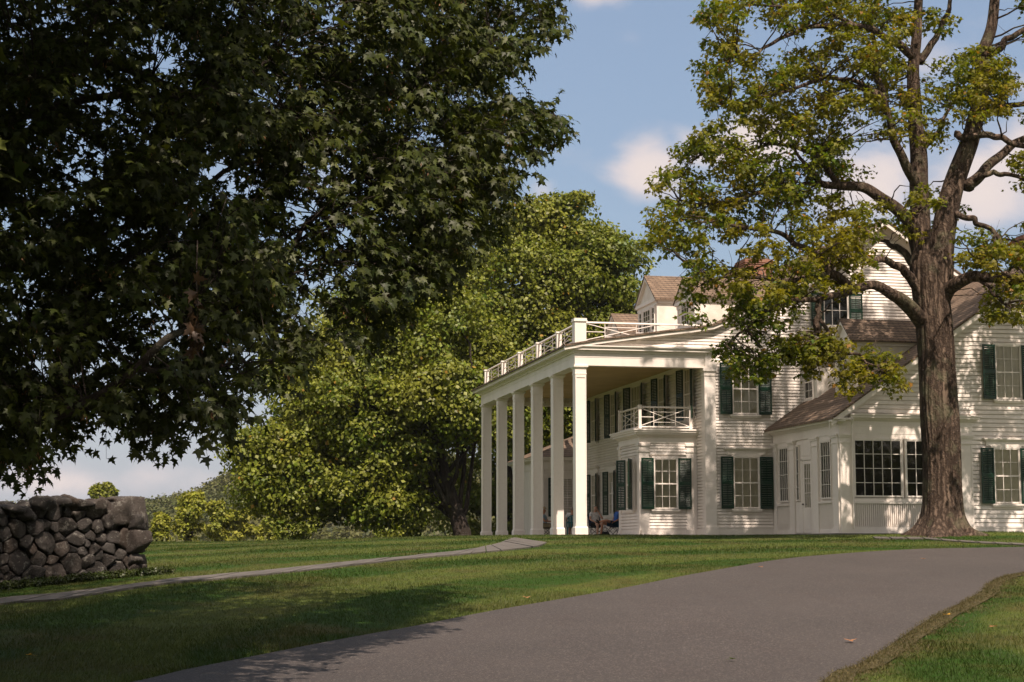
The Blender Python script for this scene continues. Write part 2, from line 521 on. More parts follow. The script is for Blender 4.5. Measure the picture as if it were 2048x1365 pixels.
Rw = [r0 + np.array([-6, -12.])] + [r0] + Rw + [Rw[-1] + np.array([5.5, 3.6]), Rw[-1] + np.array([20, 5.5])]


def smooth_poly(P, n=6):
    return np.array(catmull([(p[0], p[1], 0) for p in P], n))[:, :2]
Lw = smooth_poly(Lw); Rw = smooth_poly(Rw)
road = draped_strip('driveway', Lw, Rw, 220, 26, 0.03, M['asphalt'])
tag(road, kind='structure')
# worn dry verge beside the right edge of the driveway
nR = len(Rw)
tang = np.gradient(Rw, axis=0); tang /= np.linalg.norm(tang, axis=1)[:, None]
nrm = np.stack([tang[:, 1], -tang[:, 0]], -1)
wv = 0.27 + 0.05 * np.sin(np.arange(nR) * 0.5) * np.sin(np.arange(nR) * .27 + 1)
verge = draped_strip('path_verge', Rw - nrm * 0.05, Rw + nrm * wv[:, None], 160, 4, 0.022, M['verge'])
verge.name = 'dirt_verge'; tag(verge, kind='structure')

# flagstone path
Pl = [(-200, 1243), (0, 1210.5), (88, 1206), (205, 1188.6), (293, 1175), (439, 1160.7), (600, 1144.6), (720, 1131), (829, 1119), (946, 1109), (1034, 1100), (1078, 1094), (1094, 1087)]
Pu = [(-200, 1228), (0, 1200), (88, 1193), (176, 1182.7), (293, 1168), (439, 1152), (600, 1136.7), (740, 1122), (859, 1110), (932, 1103), (976, 1094), (1011, 1084), (1028, 1077.5)]
Pl = smooth_poly([ground(*p) for p in Pl]); Pu = smooth_poly([ground(*p) for p in Pu])
n = 34
A = resample(Pl, n * 8 + 1); B = resample(Pu, n * 8 + 1)
mb = MB()
for i in range(n):
    i0, i1 = i * 8, i * 8 + 8
    k = 0.02 + 0.01 * random.random()
    a0, a1 = A[i0] * (1 - k * 2) + A[i1] * k * 2, A[i1] * (1 - k) + A[i0] * k
    b0, b1 = B[i0] * (1 - k) + B[i1] * k, B[i1] * (1 - k) + B[i0] * k
    j = lambda: (random.random() - .5) * 0.05
    dz = 0.035 + random.random() * 0.012
    tl = [(p[0] + j(), p[1] + j(), float(terrain(p[0], p[1])) + dz) for p in (a0, a1, b1, b0)]
    bl = [(p[0], p[1], p[2] - 0.08) for p in tl]
    mb.add(tl + bl, [(0, 1, 2, 3), (4, 7, 6, 5), (0, 4, 5, 1), (1, 5, 6, 2), (2, 6, 7, 3), (3, 7, 4, 0)])
tag(mb.build('path', M['flag']), kind='structure')
# second small path by the tree
Ql = [ground(*p) for p in [(1750, 1079), (1850, 1080), (1960, 1088), (2060, 1093)]]
mb = MB()
for i in range(len(Ql) - 1):
    for s in range(3):
        p = Ql[i] + (Ql[i + 1] - Ql[i]) * (s / 3 + 0.02); q = Ql[i] + (Ql[i + 1] - Ql[i]) * ((s + 1) / 3 - 0.02)
        tl = [(p[0], p[1]), (q[0], q[1]), (q[0] + .1, q[1] + 1.0), (p[0] + .1, p[1] + 1.0)]
        tl = [(a, b, float(terrain(a, b)) + 0.035) for a, b in tl]
        bl = [(a, b, c - .08) for a, b, c in tl]
        mb.add(tl + bl, [(0, 1, 2, 3), (4, 7, 6, 5), (0, 4, 5, 1), (1, 5, 6, 2), (2, 6, 7, 3), (3, 7, 4, 0)])
o = mb.build('path', M['flag']); tag(o, kind='structure')


def in_poly(x, y, P):
    x = np.asarray(x); y = np.asarray(y); P = np.asarray(P)
    c = np.zeros(x.shape, bool); j = len(P) - 1
    for i in range(len(P)):
        xi, yi, xj, yj = P[i][0], P[i][1], P[j][0], P[j][1]
        cond = ((yi > y) != (yj > y))
        with np.errstate(divide='ignore', invalid='ignore'):
            xc = (xj - xi) * (y - yi) / (yj - yi) + xi
        c ^= cond & (x < xc)
        j = i
    return c


ROADPOLY = np.concatenate([Lw, Rw[::-1]]); PATHPOLY = np.concatenate([Pl, Pu[::-1]])

# ================================================================== HOUSE
house = empty('house', tuple(hw(0, 0, 0)), -AZ,
              'large white clapboard house with six column portico and green shutters', 'house')


def T_front(y0): return lambda t, n, z: (t, y0 - n, z)
def T_left(x0): return lambda t, n, z: (x0 - n, t, z)


def span(poly, z):
    xs_ = []
    n = len(poly)
    for i in range(n):
        (x0, z0), (x1, z1) = poly[i], poly[(i + 1) % n]
        if (z0 <= z < z1) or (z1 <= z < z0):
            xs_.append(x0 + (x1 - x0) * (z - z0) / (z1 - z0))
    return (min(xs_), max(xs_)) if len(xs_) >= 2 else None


def siding(mb, T, poly, ex):
    z0 = min(p[1] for p in poly); z1 = max(p[1] for p in poly)
    z = z0
    while z < z1 - 0.01:
        zb, zt = z, min(z + ex, z1)
        a = span(poly, zb + 1e-4); b = span(poly, zt - 1e-4)
        if a and b:
            t0, t1 = a; u0, u1 = b
            o1 = 0.026 + random.uniform(-.002, .002); o2 = 0.004; zb2 = zb + .029 + random.uniform(-.003, .003)
            # the butt of each board stands proud and open over the one below
            V = [T(t0, -.034, zb2), T(t1, -.034, zb2), T(t1, o1, zb2), T(t0, o1, zb2), T(u1, o2, zt), T(u0, o2, zt), T(u1, -.034, zt), T(u0, -.034, zt)]
            mb.add(V, [(0, 1, 2, 3), (3, 2, 4, 5), (5, 4, 6, 7)])
        z += ex
    return mb


def tbox(mb, T, t0, t1, n0, n1, z0, z1):
    p = T(t0, n0, z0); q = T(t1, n1, z1)
    return mb.box(p[0], q[0], p[1], q[1], p[2], q[2])


# ---- windows as reusable units: canonical frame faces -Y, centre x=0, bottom z=0
_wcache = {}


def shutter_mesh(w, h):
    mb = MB(); st = 0.055
    mb.box(0, st, -.04, 0, 0, h).box(w - st, w, -.04, 0, 0, h)
    for z0, z1 in ((0, .10), (h * .5 - .07, h * .5 + .07), (h - .08, h)):
        mb.box(st, w - st, -.038, -.002, z0, z1)
    for z0, z1 in ((.10, h * .5 - .07), (h * .5 + .07, h - .08)):
        n = max(3, int((z1 - z0) / 0.062))
        for i in range(n):
            z = z0 + (i + .5) * (z1 - z0) / n
            mb.add([(st, -.036, z - .026), (w - st, -.036, z - .026), (w - st, -.004, z + .024), (st, -.004, z + .024),
                    (st, -.031, z - .030), (w - st, -.031, z - .030), (w - st, .001, z + .020), (st, .001, z + .020)],
                   [(0, 1, 2, 3), (7, 6, 5, 4), (0, 4, 5, 1), (2, 6, 7, 3)])
        mb.box(w / 2 - .008, w / 2 + .008, -.046, -.036, z0 + .03, z1 - .03)
    return mb


def window(x, y, z, w, h, face='front', cols=3, rows=4, sash=True, shut=0.0, inner='curtain', hood=False, casing=0.09, sill=True, ajar=0.10, parent=None, shr=True, shl=True, name='window'):
    key = (round(w, 3), round(h, 3), cols, rows, sash, round(shut, 3), inner, hood, casing, sill, shr, shl, name)
    par = parent or house
    rz = 0.0 if face == 'front' else -math.pi / 2
    if key in _wcache:
        c = copy_tree(_wcache[key], par); c.location = (x, y, z); c.rotation_euler = (0, 0, rz); return c
    mb = MB(); c = casing
    if c > 0:
        mb.box(-w / 2 - c, -w / 2, -.085, .02, -.02, h + c).box(w / 2, w / 2 + c, -.085, .02, -.02, h + c)
        mb.box(-w / 2, w / 2, -.085, .02, h, h + c)
    f = .035
    mb.box(-w / 2, -w / 2 + f, -.075, -.02, 0, h).box(w / 2 - f, w / 2, -.075, -.02, 0, h)
    mb.box(-w / 2 + f, w / 2 - f, -.075, -.02, 0, f * 1.6).box(-w / 2 + f, w / 2 - f, -.075, -.02, h - f, h)
    if sash: mb.box(-w / 2 + f, w / 2 - f, -.078, -.02, h / 2 - .024, h / 2 + .024)
    for i in range(1, cols):
        xx = -w / 2 + f + (w - 2 * f) * i / cols
        mb.box(xx - .010, xx + .010, -.070, -.030, f, h - f)
    for j in range(1, rows):
        if sash and j * 2 == rows: continue
        zz = h * j / rows
        mb.box(-w / 2 + f, w / 2 - f, -.068, -.032, zz - .010, zz + .010)
    win = mb.build(name, M['white'], par)
    win.location = (x, y, z); win.rotation_euler = (0, 0, rz)
    MB().add([(-w / 2 + f, -.05, f), (w / 2 - f, -.05, f), (w / 2 - f, -.05, h - f), (-w / 2 + f, -.05, h - f)], [(0, 1, 2, 3)]).build('pane', M['glass'], win)
    if inner == 'curtain':
        # softly pleated cloth behind the glass
        n = 40; V = []; Fc = []
        for i in range(n + 1):
            t = i / n; xx = -w / 2 + f * .6 + (w - f * 1.2) * t
            V += [(xx, -.030 + .008 * math.sin(t * 34) * (.6 + .4 * math.sin(t * 7)), .005), (xx, -.030 + .006 * math.sin(t * 34 + .3), h - .005)]
        for i in range(n): Fc.append((2 * i, 2 * i + 2, 2 * i + 3, 2 * i + 1))
        mesh_from('curtain', V, Fc, M['curtain'], win, True)
    else:
        MB().box(-w / 2 + f * .6, w / 2 - f * .6, -.028, -.012, .005, h - .005).build('room_backing', M[inner], win)  # flat dark sheet in place of an unlit room
    if sill:
        MB().box(-w / 2 - c - .03, w / 2 + c + .03, -.13, .02, -.075, -.02).box(-w / 2 - c, w / 2 + c, -.095, .02, -.13, -.075).build('sill', M['white'], win)
    if hood:
        hb = MB().box(-w / 2 - .28, w / 2 + .28, -.08, .02, h + c, h + c + .17)
        hb.box(-w / 2 - .34, w / 2 + .34, -.13, .02, h + c + .17, h + c + .22).box(-w / 2 - .40, w / 2 + .40, -.19, .02, h + c + .22, h + c + .27)
        hb.build('hood', M['white'], win)
    if shut > 0:
        sm = shutter_mesh(shut, h + .03)
        for s in (-1, 1):
            if (s < 0 and not shl) or (s > 0 and not shr): continue
            o = sm.build('shutter', M['green'], win)
            if s > 0: o.location = (w / 2 + .035, -.095, -.01); o.rotation_euler = (0, 0, -ajar)
            else: o.location = (-w / 2 - .035, -.095 - .0, -.01); o.scale = (-1, 1, 1); o.rotation_euler = (0, 0, ajar)
    _wcache[key] = win
    return win


# ---- floor, steps
MB().box(-.50, 4.78, -.38, 20.4, -.30, -.0).box(-.62, 4.78, -.50, 20.4, -.34, -.06).build('porch_floor', M['stone_floor'], house)

# ---- columns
col = None
COLY = [0.21 + 3.69 * i for i in range(6)]
for i, y in enumerate(COLY):
    if col is None:
        mb = MB(); mb.frustum(0, 0, .30, 6.0, .205, .195)
        for s in (-1, 1):                                   # raised stiles make the recessed panel on each face
            mb.box(s * .205 - .04 * (s > 0) - .0 * (s < 0), s * .205 + .04 * (s < 0), -.217, .217, .30, 5.92)
            mb.box(-.165, .165, s * .205 - .0, s * .216, .30, .42).box(-.165, .165, s * .205, s * .216, 5.80, 5.92)
            mb.box(s * .205, s * .216, -.165, .165, .30, .42).box(s * .205, s * .216, -.165, .165, 5.80, 5.92)
        col = mb.build('column', M['white'], house)
        MB().box(-.245, .245, -.245, .245, 0, .26).frustum(0, 0, .26, .31, .24, .215).build('base', M['white'], col)
        MB().box(-.225, .225, -.225, .225, 5.92, 5.96).box(-.21, .21, -.21, .21, 5.96, 6.12).frustum(0, 0, 6.12, 6.19, .215, .27).box(-.275, .275, -.275, .275, 6.19, 6.249).build('capital', M['white'], col)
        c = col
    else:
        c = copy_tree(col, house)
    c.location = (0, y, 0)

# ---- entablature
YF = 18.9
mb = MB()
mb.box(-.225, 4.80, 0.0, .42, 6.25, 6.56).box(-.235, 4.80, -.010, .43, 6.56, 6.60).box(-.225, 4.80, 0.0, .42, 6.60, 6.80)
mb.box(-.225, .225, .42, YF - .42, 6.25, 6.56).box(-.235, .235, .43, YF - .43, 6.56, 6.60).box(-.225, .225, .42, YF - .42, 6.60, 6.80)
mb.box(-.225, 4.75, YF - .42, YF, 6.25, 6.80)
mb.build('entablature', M['white'], house)
mb = MB()                                                    # cornice, stepped mouldings
for k, (o_, of_, z0, z1) in enumerate([(.07, .04, 6.72, 6.78), (.13, .07, 6.78, 6.82), (.34, .17, 6.82, 6.90), (.38, .20, 6.90, 6.94), (.41, .23, 6.94, 6.985)]):
    mb.box(-.225 - o_, 5.25, -of_, .0, z0, z1).box(-.225 - o_, -.225, .0, YF + o_, z0, z1)
mb.build('cornice', M['white'], house)
mb = MB()                                                    # dentils under the far beam and along the wall
for i in range(36): mb.box(.3 + i * .125, .37 + i * .125, YF - .50, YF - .42, 6.38, 6.47)
mb.build('dentil_band', M['white'], house)
MB().box(.2, 4.79, .4, YF - .4, 6.62, 6.68).build('ceiling', M['ceiling'], house)

# ---- roof of the main house
prof = [(-.66, 6.99), (.55, 7.22), (2.12, 7.45), (3.26, 7.62), (4.25, 7.75), (5.12, 7.90), (5.53, 8.07), (6.89, 8.79), (7.27, 9.01), (9.0, 9.95)]
tall_l = [(8.6, 9.42), (12.0, 12.16)]
tall_r = [(12.0, 12.16), (15.35, 9.95), (19.0, 7.55)]


def slab(mb, pts, y0, y1, th):
    low = [(p[0], p[1] - th) for p in pts]
    for i in range(len(pts) - 1):
        mb.prism_y([low[i], low[i + 1], pts[i + 1], pts[i]], y0, y1)
    return mb
def roll(name, mbx): return mbx.build(name, M['shingle'], house)
mb = MB(); slab(mb, prof, -.27, YF + .35, .07)
slab(mb, [(9.0, 9.95), (12.2, 10.3), (19.0, 7.2)], 10.4, YF + .35, .07)
slab(mb, [(-.66 + 5.9, 7.9), (9.0, 9.95)], YF + .35, 20.6, .07)
main_roof = roll('roof', mb)
mb = MB(); slab(mb, tall_l, -.45, 10.3, .07); slab(mb, tall_r, -.45, 10.3, .07)
mb.build('upper_roof', M['shingle'], house)
mb = MB()                                                    # rake boards
slab(mb, [(p[0], p[1] - .075) for p in prof], -.22, -.17, .12)
slab(mb, [(p[0], p[1] - .075) for p in prof], -.17, -.08, .09)
slab(mb, [(p[0], p[1] - .075) for p in prof[2:]], -.08, -.03, .17)
for pr in (tall_l, tall_r):
    slab(mb, [(p[0], p[1] - .075) for p in pr], -.41, -.36, .17)
    slab(mb, [(p[0], p[1] - .075) for p in pr], -.36, .0, .06)
    slab(mb, [(p[0], p[1] - .135) for p in pr], -.06, -.035, .28)
mb.build('rake_board', M['white'], house)

# ---- walls
MB().prism_y([(4.8, -.1), (18.6, -.1), (18.6, 7.55), (12.0, 11.95), (8.6, 9.3), (5.4, 7.8), (-.2, 6.985), (4.8, 6.90)], 0.034, .28).build('gable_wall_core', M['white'], house)
gw = MB()
siding(gw, T_front(0), [(5.20, .26), (18.6, .26), (18.6, 7.6), (12.0, 12.0), (8.9, 9.5), (7.27, 8.72), (6.2, 8.15), (5.20, 7.62)], .118)
gw.build('gable_wall', M['siding'], house); gw = MB()
siding(gw, T_front(0), [(0.1, 6.99), (5.20, 6.99), (5.20, 7.62), (4.2, 7.50), (2.12, 7.22), (1.2, 7.10)], .118)
gw.build('portico_gable', M['siding'], house)
fw = MB(); siding(fw, T_left(4.8), [(.0, .24), (20.5, .24), (20.5, 6.62), (.0, 6.62)], .118)
fw.box(4.834, 5.03, .26, 20.5, -.1, 8.2)
fw.build('facade_wall', M['siding'], house)
MB().box(5.2, 7.46, -.045, .0, -.10, .26).box(4.73, 4.80, .3, 20.5, 6.40, 6.60).box(4.75, 4.80, .0, 20.5, -.02, .24).box(5.2, 7.46, -.06, .0, .26, .285).build('skirting_board', M['white'], house)
mb = MB()                                                    # corner pilaster
mb.box(4.765, 5.19, -.075, .06, .30, 5.95).box(4.76, 4.82, -.07, .30, .30, 5.95)
mb.box(4.73, 5.23, -.11, .33, -.05, .30)
mb.box(4.74, 5.22, -.10, .32, 5.95, 5.99).box(4.75, 5.20, -.085, .31, 5.99, 6.12).box(4.71, 5.25, -.13, .35, 6.12, 6.249)
mb.build('corner_pilaster', M['white'], house)
MB().box(4.8, 5.26, -.06, -.002, 6.25, 6.80).build('frieze_block', M['white'], house)

# gable windows
window(6.36, 0, .985, .98, 1.92, shut=.50, hood=True)
window(6.36, 0, 4.52, .98, 1.92, shut=.50)
window(10.07, 0, 7.95, .98, 1.24, shut=.52, rows=2, sash=False, inner='dark')
# facade windows under the portico
for cy in (16.75, 13.15, 5.5, 1.95):
    window(4.8, cy, 4.45, .95, 1.95, face='left', shut=.50, ajar=.22)
window(4.8, 9.3, 3.95, 1.7, 2.45, face='left', shut=.60, cols=4, rows=4, ajar=.22)
for cy in (16.75, 13.5, 9.6, 6.2):
    window(4.8, cy, 1.0, .95, 1.92, face='left', shut=.50, ajar=.22, hood=True)

# ---- bay window block with its balcony
BX0, BX1, BY0, BY1 = 2.55, 4.80, 1.10, 4.05
bay = MB().box(BX0 + .03, BX1, BY0 + .03, BY1, -.05, 3.95).build('bay_window', M['white'], house)
mb = MB()
for T_, a_, b_ in ((T_front(BY0 - .004), 2.9, 4.4), (T_left(BX0 - .004), 1.4, 3.9)):
    for z0, z1 in ((.22, .86), (3.0, 3.42)):
        mb = MB(); siding(mb, T_, [(a_, z0), (b_, z0), (b_, z1), (a_, z1)], .118); mb.build('siding', M['siding'], bay)
mb = MB()
for x0, x1 in ((2.53, 2.90), (4.38, 4.78)):
    mb.box(x0, x1, BY0 - .03, BY0 + .05, -.05, 3.12).box(x0 - .03, x1 + .03, BY0 - .06, BY0 + .05, -.06, .20)
    mb.box(x0 - .03, x1 + .03, BY0 - .06, BY0 + .05, 3.12, 3.17).box(x0, x1, BY0 - .035, BY0 + .05, 3.17, 3.36).box(x0 - .05, x1 + .05, BY0 - .08, BY0 + .05, 3.36, 3.46)
for y0, y1 in ((1.07, 1.40), (3.78, 4.08)):
    mb.box(2.52, 2.60, y0, y1, -.05, 3.12).box(2.49, 2.60, y0 - .03, y1 + .03, -.055, .195)
    mb.box(2.49, 2.60, y0 - .03, y1 + .03, 3.12, 3.17).box(2.515, 2.60, y0, y1, 3.17, 3.36).box(2.47, 2.60, y0 - .05, y1 + .05, 3.36, 3.455)
mb.box(2.90, 4.38, BY0 - .02, BY0 + .04, -.05, .22).box(2.53, 2.59, 1.40, 3.78, -.05, .22)
mb.build('pilasters', M['white'], bay)
mb = MB()
mb.box(2.53, 4.80, BY0 - .03, BY1 + .03, 3.46, 3.70)
for o_, z0, z1 in [(.06, 3.70, 3.74), (.20, 3.78, 3.86), (.12, 3.74, 3.78), (.26, 3.86, 3.93), (.30, 3.93, 3.99)]:
    mb.box(2.53 - o_, 4.80, BY0 - .03 - o_, BY1 + .03 + o_, z0, z1)
mb.build('cornice', M['white'], bay)
window(3.55, BY0 + .02, .98, .90, 1.90, shut=.50, parent=house, hood=False)
window(2.55 + .02, 2.42, .98, .85, 1.90, face='left', shut=.48, ajar=.5)


def lattice(mb, P, Q, z0, z1, r=.016):
    """one railing panel between two posts: rails, crossed bars and short ties"""
    P = Vector((P[0], P[1], 0)); Q = Vector((Q[0], Q[1], 0))
    pt = lambda t, k: tuple(P + (Q - P) * t + Vector((0, 0, z0 + (z1 - z0) * k)))
    mb.bar(pt(0, 1), pt(1, 1), .040); mb.bar(pt(0, 0), pt(1, 0), .032)
    mb.bar(pt(0, .04), pt(1, .96), r); mb.bar(pt(0, .96), pt(1, .04), r)
    mb.bar(pt(.28, 0), pt(.28, 1), r); mb.bar(pt(.72, 0), pt(.72, 1), r)
    mb.bar(pt(0, .5), pt(.28, .5), r); mb.bar(pt(.72, .5), pt(1, .5), r)
    mb.bar(pt(.28, .76), pt(.72, .76), r); mb.bar(pt(.28, .24), pt(.72, .24), r)


balc = MB(); lattice(balc, (2.57, 1.12), (4.52, 1.12), 4.08, 4.83); lattice(balc, (4.62, 1.12), (4.9, 1.12), 4.08, 4.83); lattice(balc, (2.57, 1.12), (2.57, 4.02), 4.08, 4.83)
bo = balc.build('balcony_railing', M['white'], house)
post = None
for x, y in ((2.57, 1.12), (4.57, 1.12), (2.57, 4.02)):
    if post is None: post = MB().box(-.055, .055, -.055, .055, 3.97, 4.87).box(-.07, .07, -.07, .07, 4.87, 4.91).build('post', M['white'], bo); p = post
    else: p = post.copy(); COL.objects.link(p)
    p.location = (x, y, 0)

# ---- roof balustrade
bal = MB()
py_ = [.62] + [c + .1 for c in COLY[1:-1]] + [19.2]
for i in range(5): lattice(bal, (.10, py_[i] + .1), (.10, py_[i + 1] - .08), 7.30, 7.93)
lattice(bal, (.32, .62), (3.1, .62), 7.24, 7.94); lattice(bal, (3.1, .62), (5.9, .62), 7.24, 7.94)
bo = bal.build('roof_balustrade', M['white'], house)
MB().box(-.12, .32, .40, .84, 7.0, 7.95).box(-.16, .36, .36, .88, 7.95, 7.99).box(-.14, .34, .38, .86, 7.99, 8.07).build('corner_post', M['white'], bo)
post = None
for y in py_[1:]:
    if post is None: post = MB().box(-.10, .10, -.10, .10, 7.05, 7.92).box(-.13, .13, -.13, .13, 7.92, 7.98).build('post', M['white'], bo); p = post
    else: p = post.copy(); COL.objects.link(p)
    p.location = (.10, y, 0)


# ---- roof dormers (face towards -x)
def dormer(x, y0, y1, zb, ze, za, xe, wins, ov=.17, wallmat='stucco', trim=True):
    yc = (y0 + y1) / 2
    mb = MB()
    mb.box(x, xe, y0, y1, zb, ze)
    mb.prism_x([(y0, ze), (y1, ze), (yc, za - .08)], x, xe)
    d = mb.build('dormer', M[wallmat], house)
    mb = MB()
    for s, ya in ((-1, y0 - ov), (1, y1 + ov)):
        zz = ze - ov * (za - ze) / ((y1 - y0) / 2)
        pts = [(ya, zz), (yc, za), (yc, za + .07), (ya, zz + .07)]
        mb.prism_x(pts, x - .16, xe)
    mb.build('roof', M['shingle'], d)
    mb = MB()                                              # pediment and eaves trim
    w_ = .085
    mb.box(x - .12, x, y0 - .10, y1 + .10, ze - .16, ze - .02).box(x - .14, xe, y0 - .13, y0 - .0, ze - .13, ze - .05).box(x - .14, xe, y1, y1 + .13, ze - .13, ze - .05)
    mb.box(x - .05, xe, y0 - .05, y0, ze - .26, ze - .13).box(x - .05, x, y0 - .05, y1 + .05, ze - .30, ze - .16)
    for s, ya, yb in ((-1, y0 - .10, yc), (1, y1 + .10, yc)):
        mb.prism_x([(ya, ze - .03), (yb, za - .02), (yb, za - .14), (ya + (.16 if s < 0 else -.16), ze - .03)], x - .13, x)
    for yy_ in (y0, y1 - w_ * 1.6): mb.box(x - .03, x, yy_, yy_ + w_ * 1.6, zb, ze - .30)
    mb.build('trim', M['white'], d)
    for (wy, wz, ww, wh, cols, rows) in wins:
        w = window(x - .0, wy, wz, ww, wh, face='left', cols=cols, rows=rows, inner='dim', casing=.06, parent=d, sill=True)
    return d


dormer(5.02, 6.95, 9.85, 8.0, 9.92, 10.98, 10.6, [(8.4, 8.55, 1.05, 1.0, 3, 4), (7.42, 8.55, .40, 1.0, 1, 4), (9.38, 8.55, .40, 1.0, 1, 4)])
dormer(5.02, 1.75, 4.05, 7.9, 9.28, 10.08, 9.6, [(2.9, 8.2, 1.0, .95, 3, 4)])
dormer(5.02, 12.85, 15.1, 7.9, 9.28, 10.08, 9.6, [(13.98, 8.2, 1.0, .95, 3, 4)])


# ---- chimneys
def chimney(x0, x1, y0, y1, z0, z1):
    mb = MB().box(x0, x1, y0, y1, z0, z1 - .30)
    for k, o_ in enumerate((.03, .06, .03)): mb.box(x0 - o_, x1 + o_, y0 - o_, y1 + o_, z1 - .30 + k * .075, z1 - .225 + k * .075)
    c = mb.build('chimney', M['brick'], house)
    MB().box(x0 + .12, x1 - .12, y0 + .12, y1 - .12, z1 - .08, z1 + .02).build('flue', M['lead'], c)
    return c
chimney(9.0, 10.2, 7.2, 8.5, 9.5, 11.80)
chimney(14.5, 15.95, 1.9, 3.1, 9.2, 12.25)
chimney(15.62, 16.8, -4.6, -3.6, 8.6, 10.98)

# ---- wing: gable facing the drive, roof falling left over the sunroom
WX, WY = 7.48, -6.51
wl = [(7.10, 3.93), (15.6, 9.83)]; wr = [(15.6, 9.83), (24.4, 3.7)]
zr = lambda x: 3.93 + (x - 7.10) * (9.83 - 3.93) / (15.6 - 7.10)
mb = MB(); slab(mb, wl, WY - .34, -.03, .075); slab(mb, wr, WY - .34, -.03, .075)
mb.build('wing_roof', M['shingle'], house)
mb = MB()
for pr in (wl, wr):
    slab(mb, [(p[0], p[1] - .08) for p in pr], WY - .30, WY - .25, .20)
    slab(mb, [(p[0], p[1] - .08) for p in pr], WY - .25, WY - .0, .05)
    slab(mb, [(p[0], p[1] - .135) for p in pr], WY - .07, WY - .035, .26)
mb.build('wing_rake_board', M['white'], house)
MB().prism_y([(7.55, -.05), (23.9, -.05), (23.9, 4.0), (15.6, 9.6), (7.55, zr(7.55) - .15)], WY + .034, WY + .23).build('wing_wall_core', M['white'], house)
mb = MB()
siding(mb, T_front(WY), [(12.34, .22), (23.9, .22), (23.9, 3.95), (15.6, 9.65), (12.34, zr(12.34) - .2)], .150)
mb.build('wing_wall', M['siding'], house); mb = MB()
siding(mb, T_front(WY), [(7.95, 4.10), (12.34, 4.10), (12.34, zr(12.34) - .15), (8.05, 4.3)], .150)
mb.build('sunroom_gable', M['siding'], house)
MB().box(12.34, 23.9, WY - .05, WY, -.12, .22).box(12.34, 23.9, WY - .065, WY, .20, .235).build('wing_skirting', M['white'], house)
# entablature over the sunroom, both sides
mb = MB()
mb.box(7.44, 12.34, WY - .04, WY, 3.40, 3.66).box(7.43, 12.35, WY - .055, WY, 3.66, 3.70).box(7.44, 12.34, WY - .04, WY, 3.70, 3.88)
mb.box(7.44, 7.60, WY, -.05, 3.40, 3.66).box(7.425, 7.60, WY, -.05, 3.66, 3.70).box(7.44, 7.60, WY, -.05, 3.70, 3.86)
for o_, z0, z1 in [(.07, 3.86, 3.90), (.12, 3.90, 3.94), (.20, 3.94, 4.02), (.24, 4.02, 4.07)]:
    mb.box(7.80, 12.36 + o_, WY - .04 - o_, WY, z0, z1)
for o_, z0, z1 in [(.06, 3.72, 3.76), (.26, 3.80, 3.86), (.12, 3.76, 3.80), (.30, 3.86, 3.91)]:
    mb.box(7.44 - o_, 7.60, WY - .04 - min(o_, .3), -.04, z0, z1)
mb.box(7.44, 7.82, WY - .28, WY, 3.86, 3.93)
mb.build('sunroom_entablature', M['white'], house)
# sunroom pilasters
def pilaster(t0, t1, T, zt=3.40, zb=-.02, name='pilaster', pr=.06):
    mb = MB()
    tbox(mb, T, t0, t1, -.05, pr, zb, zt - .30)
    tbox(mb, T, t0 - .025, t1 + .025, -.05, pr + .03, zb, zb + .22)
    tbox(mb, T, t0 - .025, t1 + .025, -.05, pr + .03, zt - .32, zt - .28)
    tbox(mb, T, t0 - .01, t1 + .01, -.05, pr + .01, zt - .28, zt - .12)
    tbox(mb, T, t0 - .04, t1 + .04, -.05, pr + .05, zt - .12, zt - .06)
    tbox(mb, T, t0 - .06, t1 + .06, -.05, pr + .08, zt - .06, zt)
    for a, b in ((t0, t0 + .05), (t1 - .05, t1)): tbox(mb, T, a, b, pr, pr + .012, zb + .22, zt - .32)
    return mb.build(name, M['white'], house)
Lf = T_left(7.48); Fr = T_front(WY)
pilaster(7.46, 7.90, Fr); pilaster(11.90, 12.32, Fr)
pilaster(-6.48, -5.92, Lf); pilaster(-4.62, -4.00, Lf); pilaster(-2.28, -1.76, Lf); pilaster(-.42, -.10, Lf)
# left wall body, set behind
MB().box(7.50, 7.62, -6.45, 0, -.05, 3.9).build('sunroom_wall', M['white'], house)


def bead(t0, t1, z0, z1, T, n=.02):
    mb = MB(); k = int((t1 - t0) / .075)
    tbox(mb, T, t0, t1, -.04, .0, z0, z1)
    for i in range(k):
        c = t0 + (i + .5) * (t1 - t0) / k
        tbox(mb, T, c - .021, c + .021, 0, n * 1.9, z0, z1)
    return mb
bead(7.95, 11.88, .24, 1.02, Fr, .03).build('beadboard', M['white'], house)
for t0, t1 in ((-5.90, -4.64), (-1.74, -.45)): bead(t0, t1, .16, 1.06, Lf).build('beadboard', M['white'], house)
def piece(name, T, *a): mb = MB(); tbox(mb, T, *a); return mb.build(name, M['white'], house)
mb = MB(); tbox(mb, Fr, 7.92, 11.88, -.02, .10, 1.02, 1.10); tbox(mb, Fr, 7.92, 11.88, -.02, .06, 1.10, 1.20); mb.build('window_sill', M['white'], house)
piece('skirting_board', Fr, 7.92, 11.88, -.02, .05, -.02, .24); piece('head_board', Fr, 7.92, 11.88, -.02, .03, 3.22, 3.40)
for t0, t1 in ((-5.90, -4.64), (-1.74, -.45)):
    piece('window_sill', Lf, t0, t1, -.02, .09, 1.06, 1.13); piece('skirting_board', Lf, t0, t1, -.02, .05, -.02, .16); piece('head_board', Lf, t0, t1, -.02, .02, 3.20, 3.40)
window(8.83, WY, 1.24, 1.72, 1.96, cols=5, rows=4, sash=False, inner='dark', casing=.05, sill=False)
window(10.72, WY, 1.24, 1.72, 1.96, cols=5, rows=4, sash=False, inner='dark', casing=.05, sill=False)
window(7.48, -5.35, 1.20, .90, 2.0, face='left', cols=4, rows=4, sash=False, inner='dim', casing=.05, sill=False)
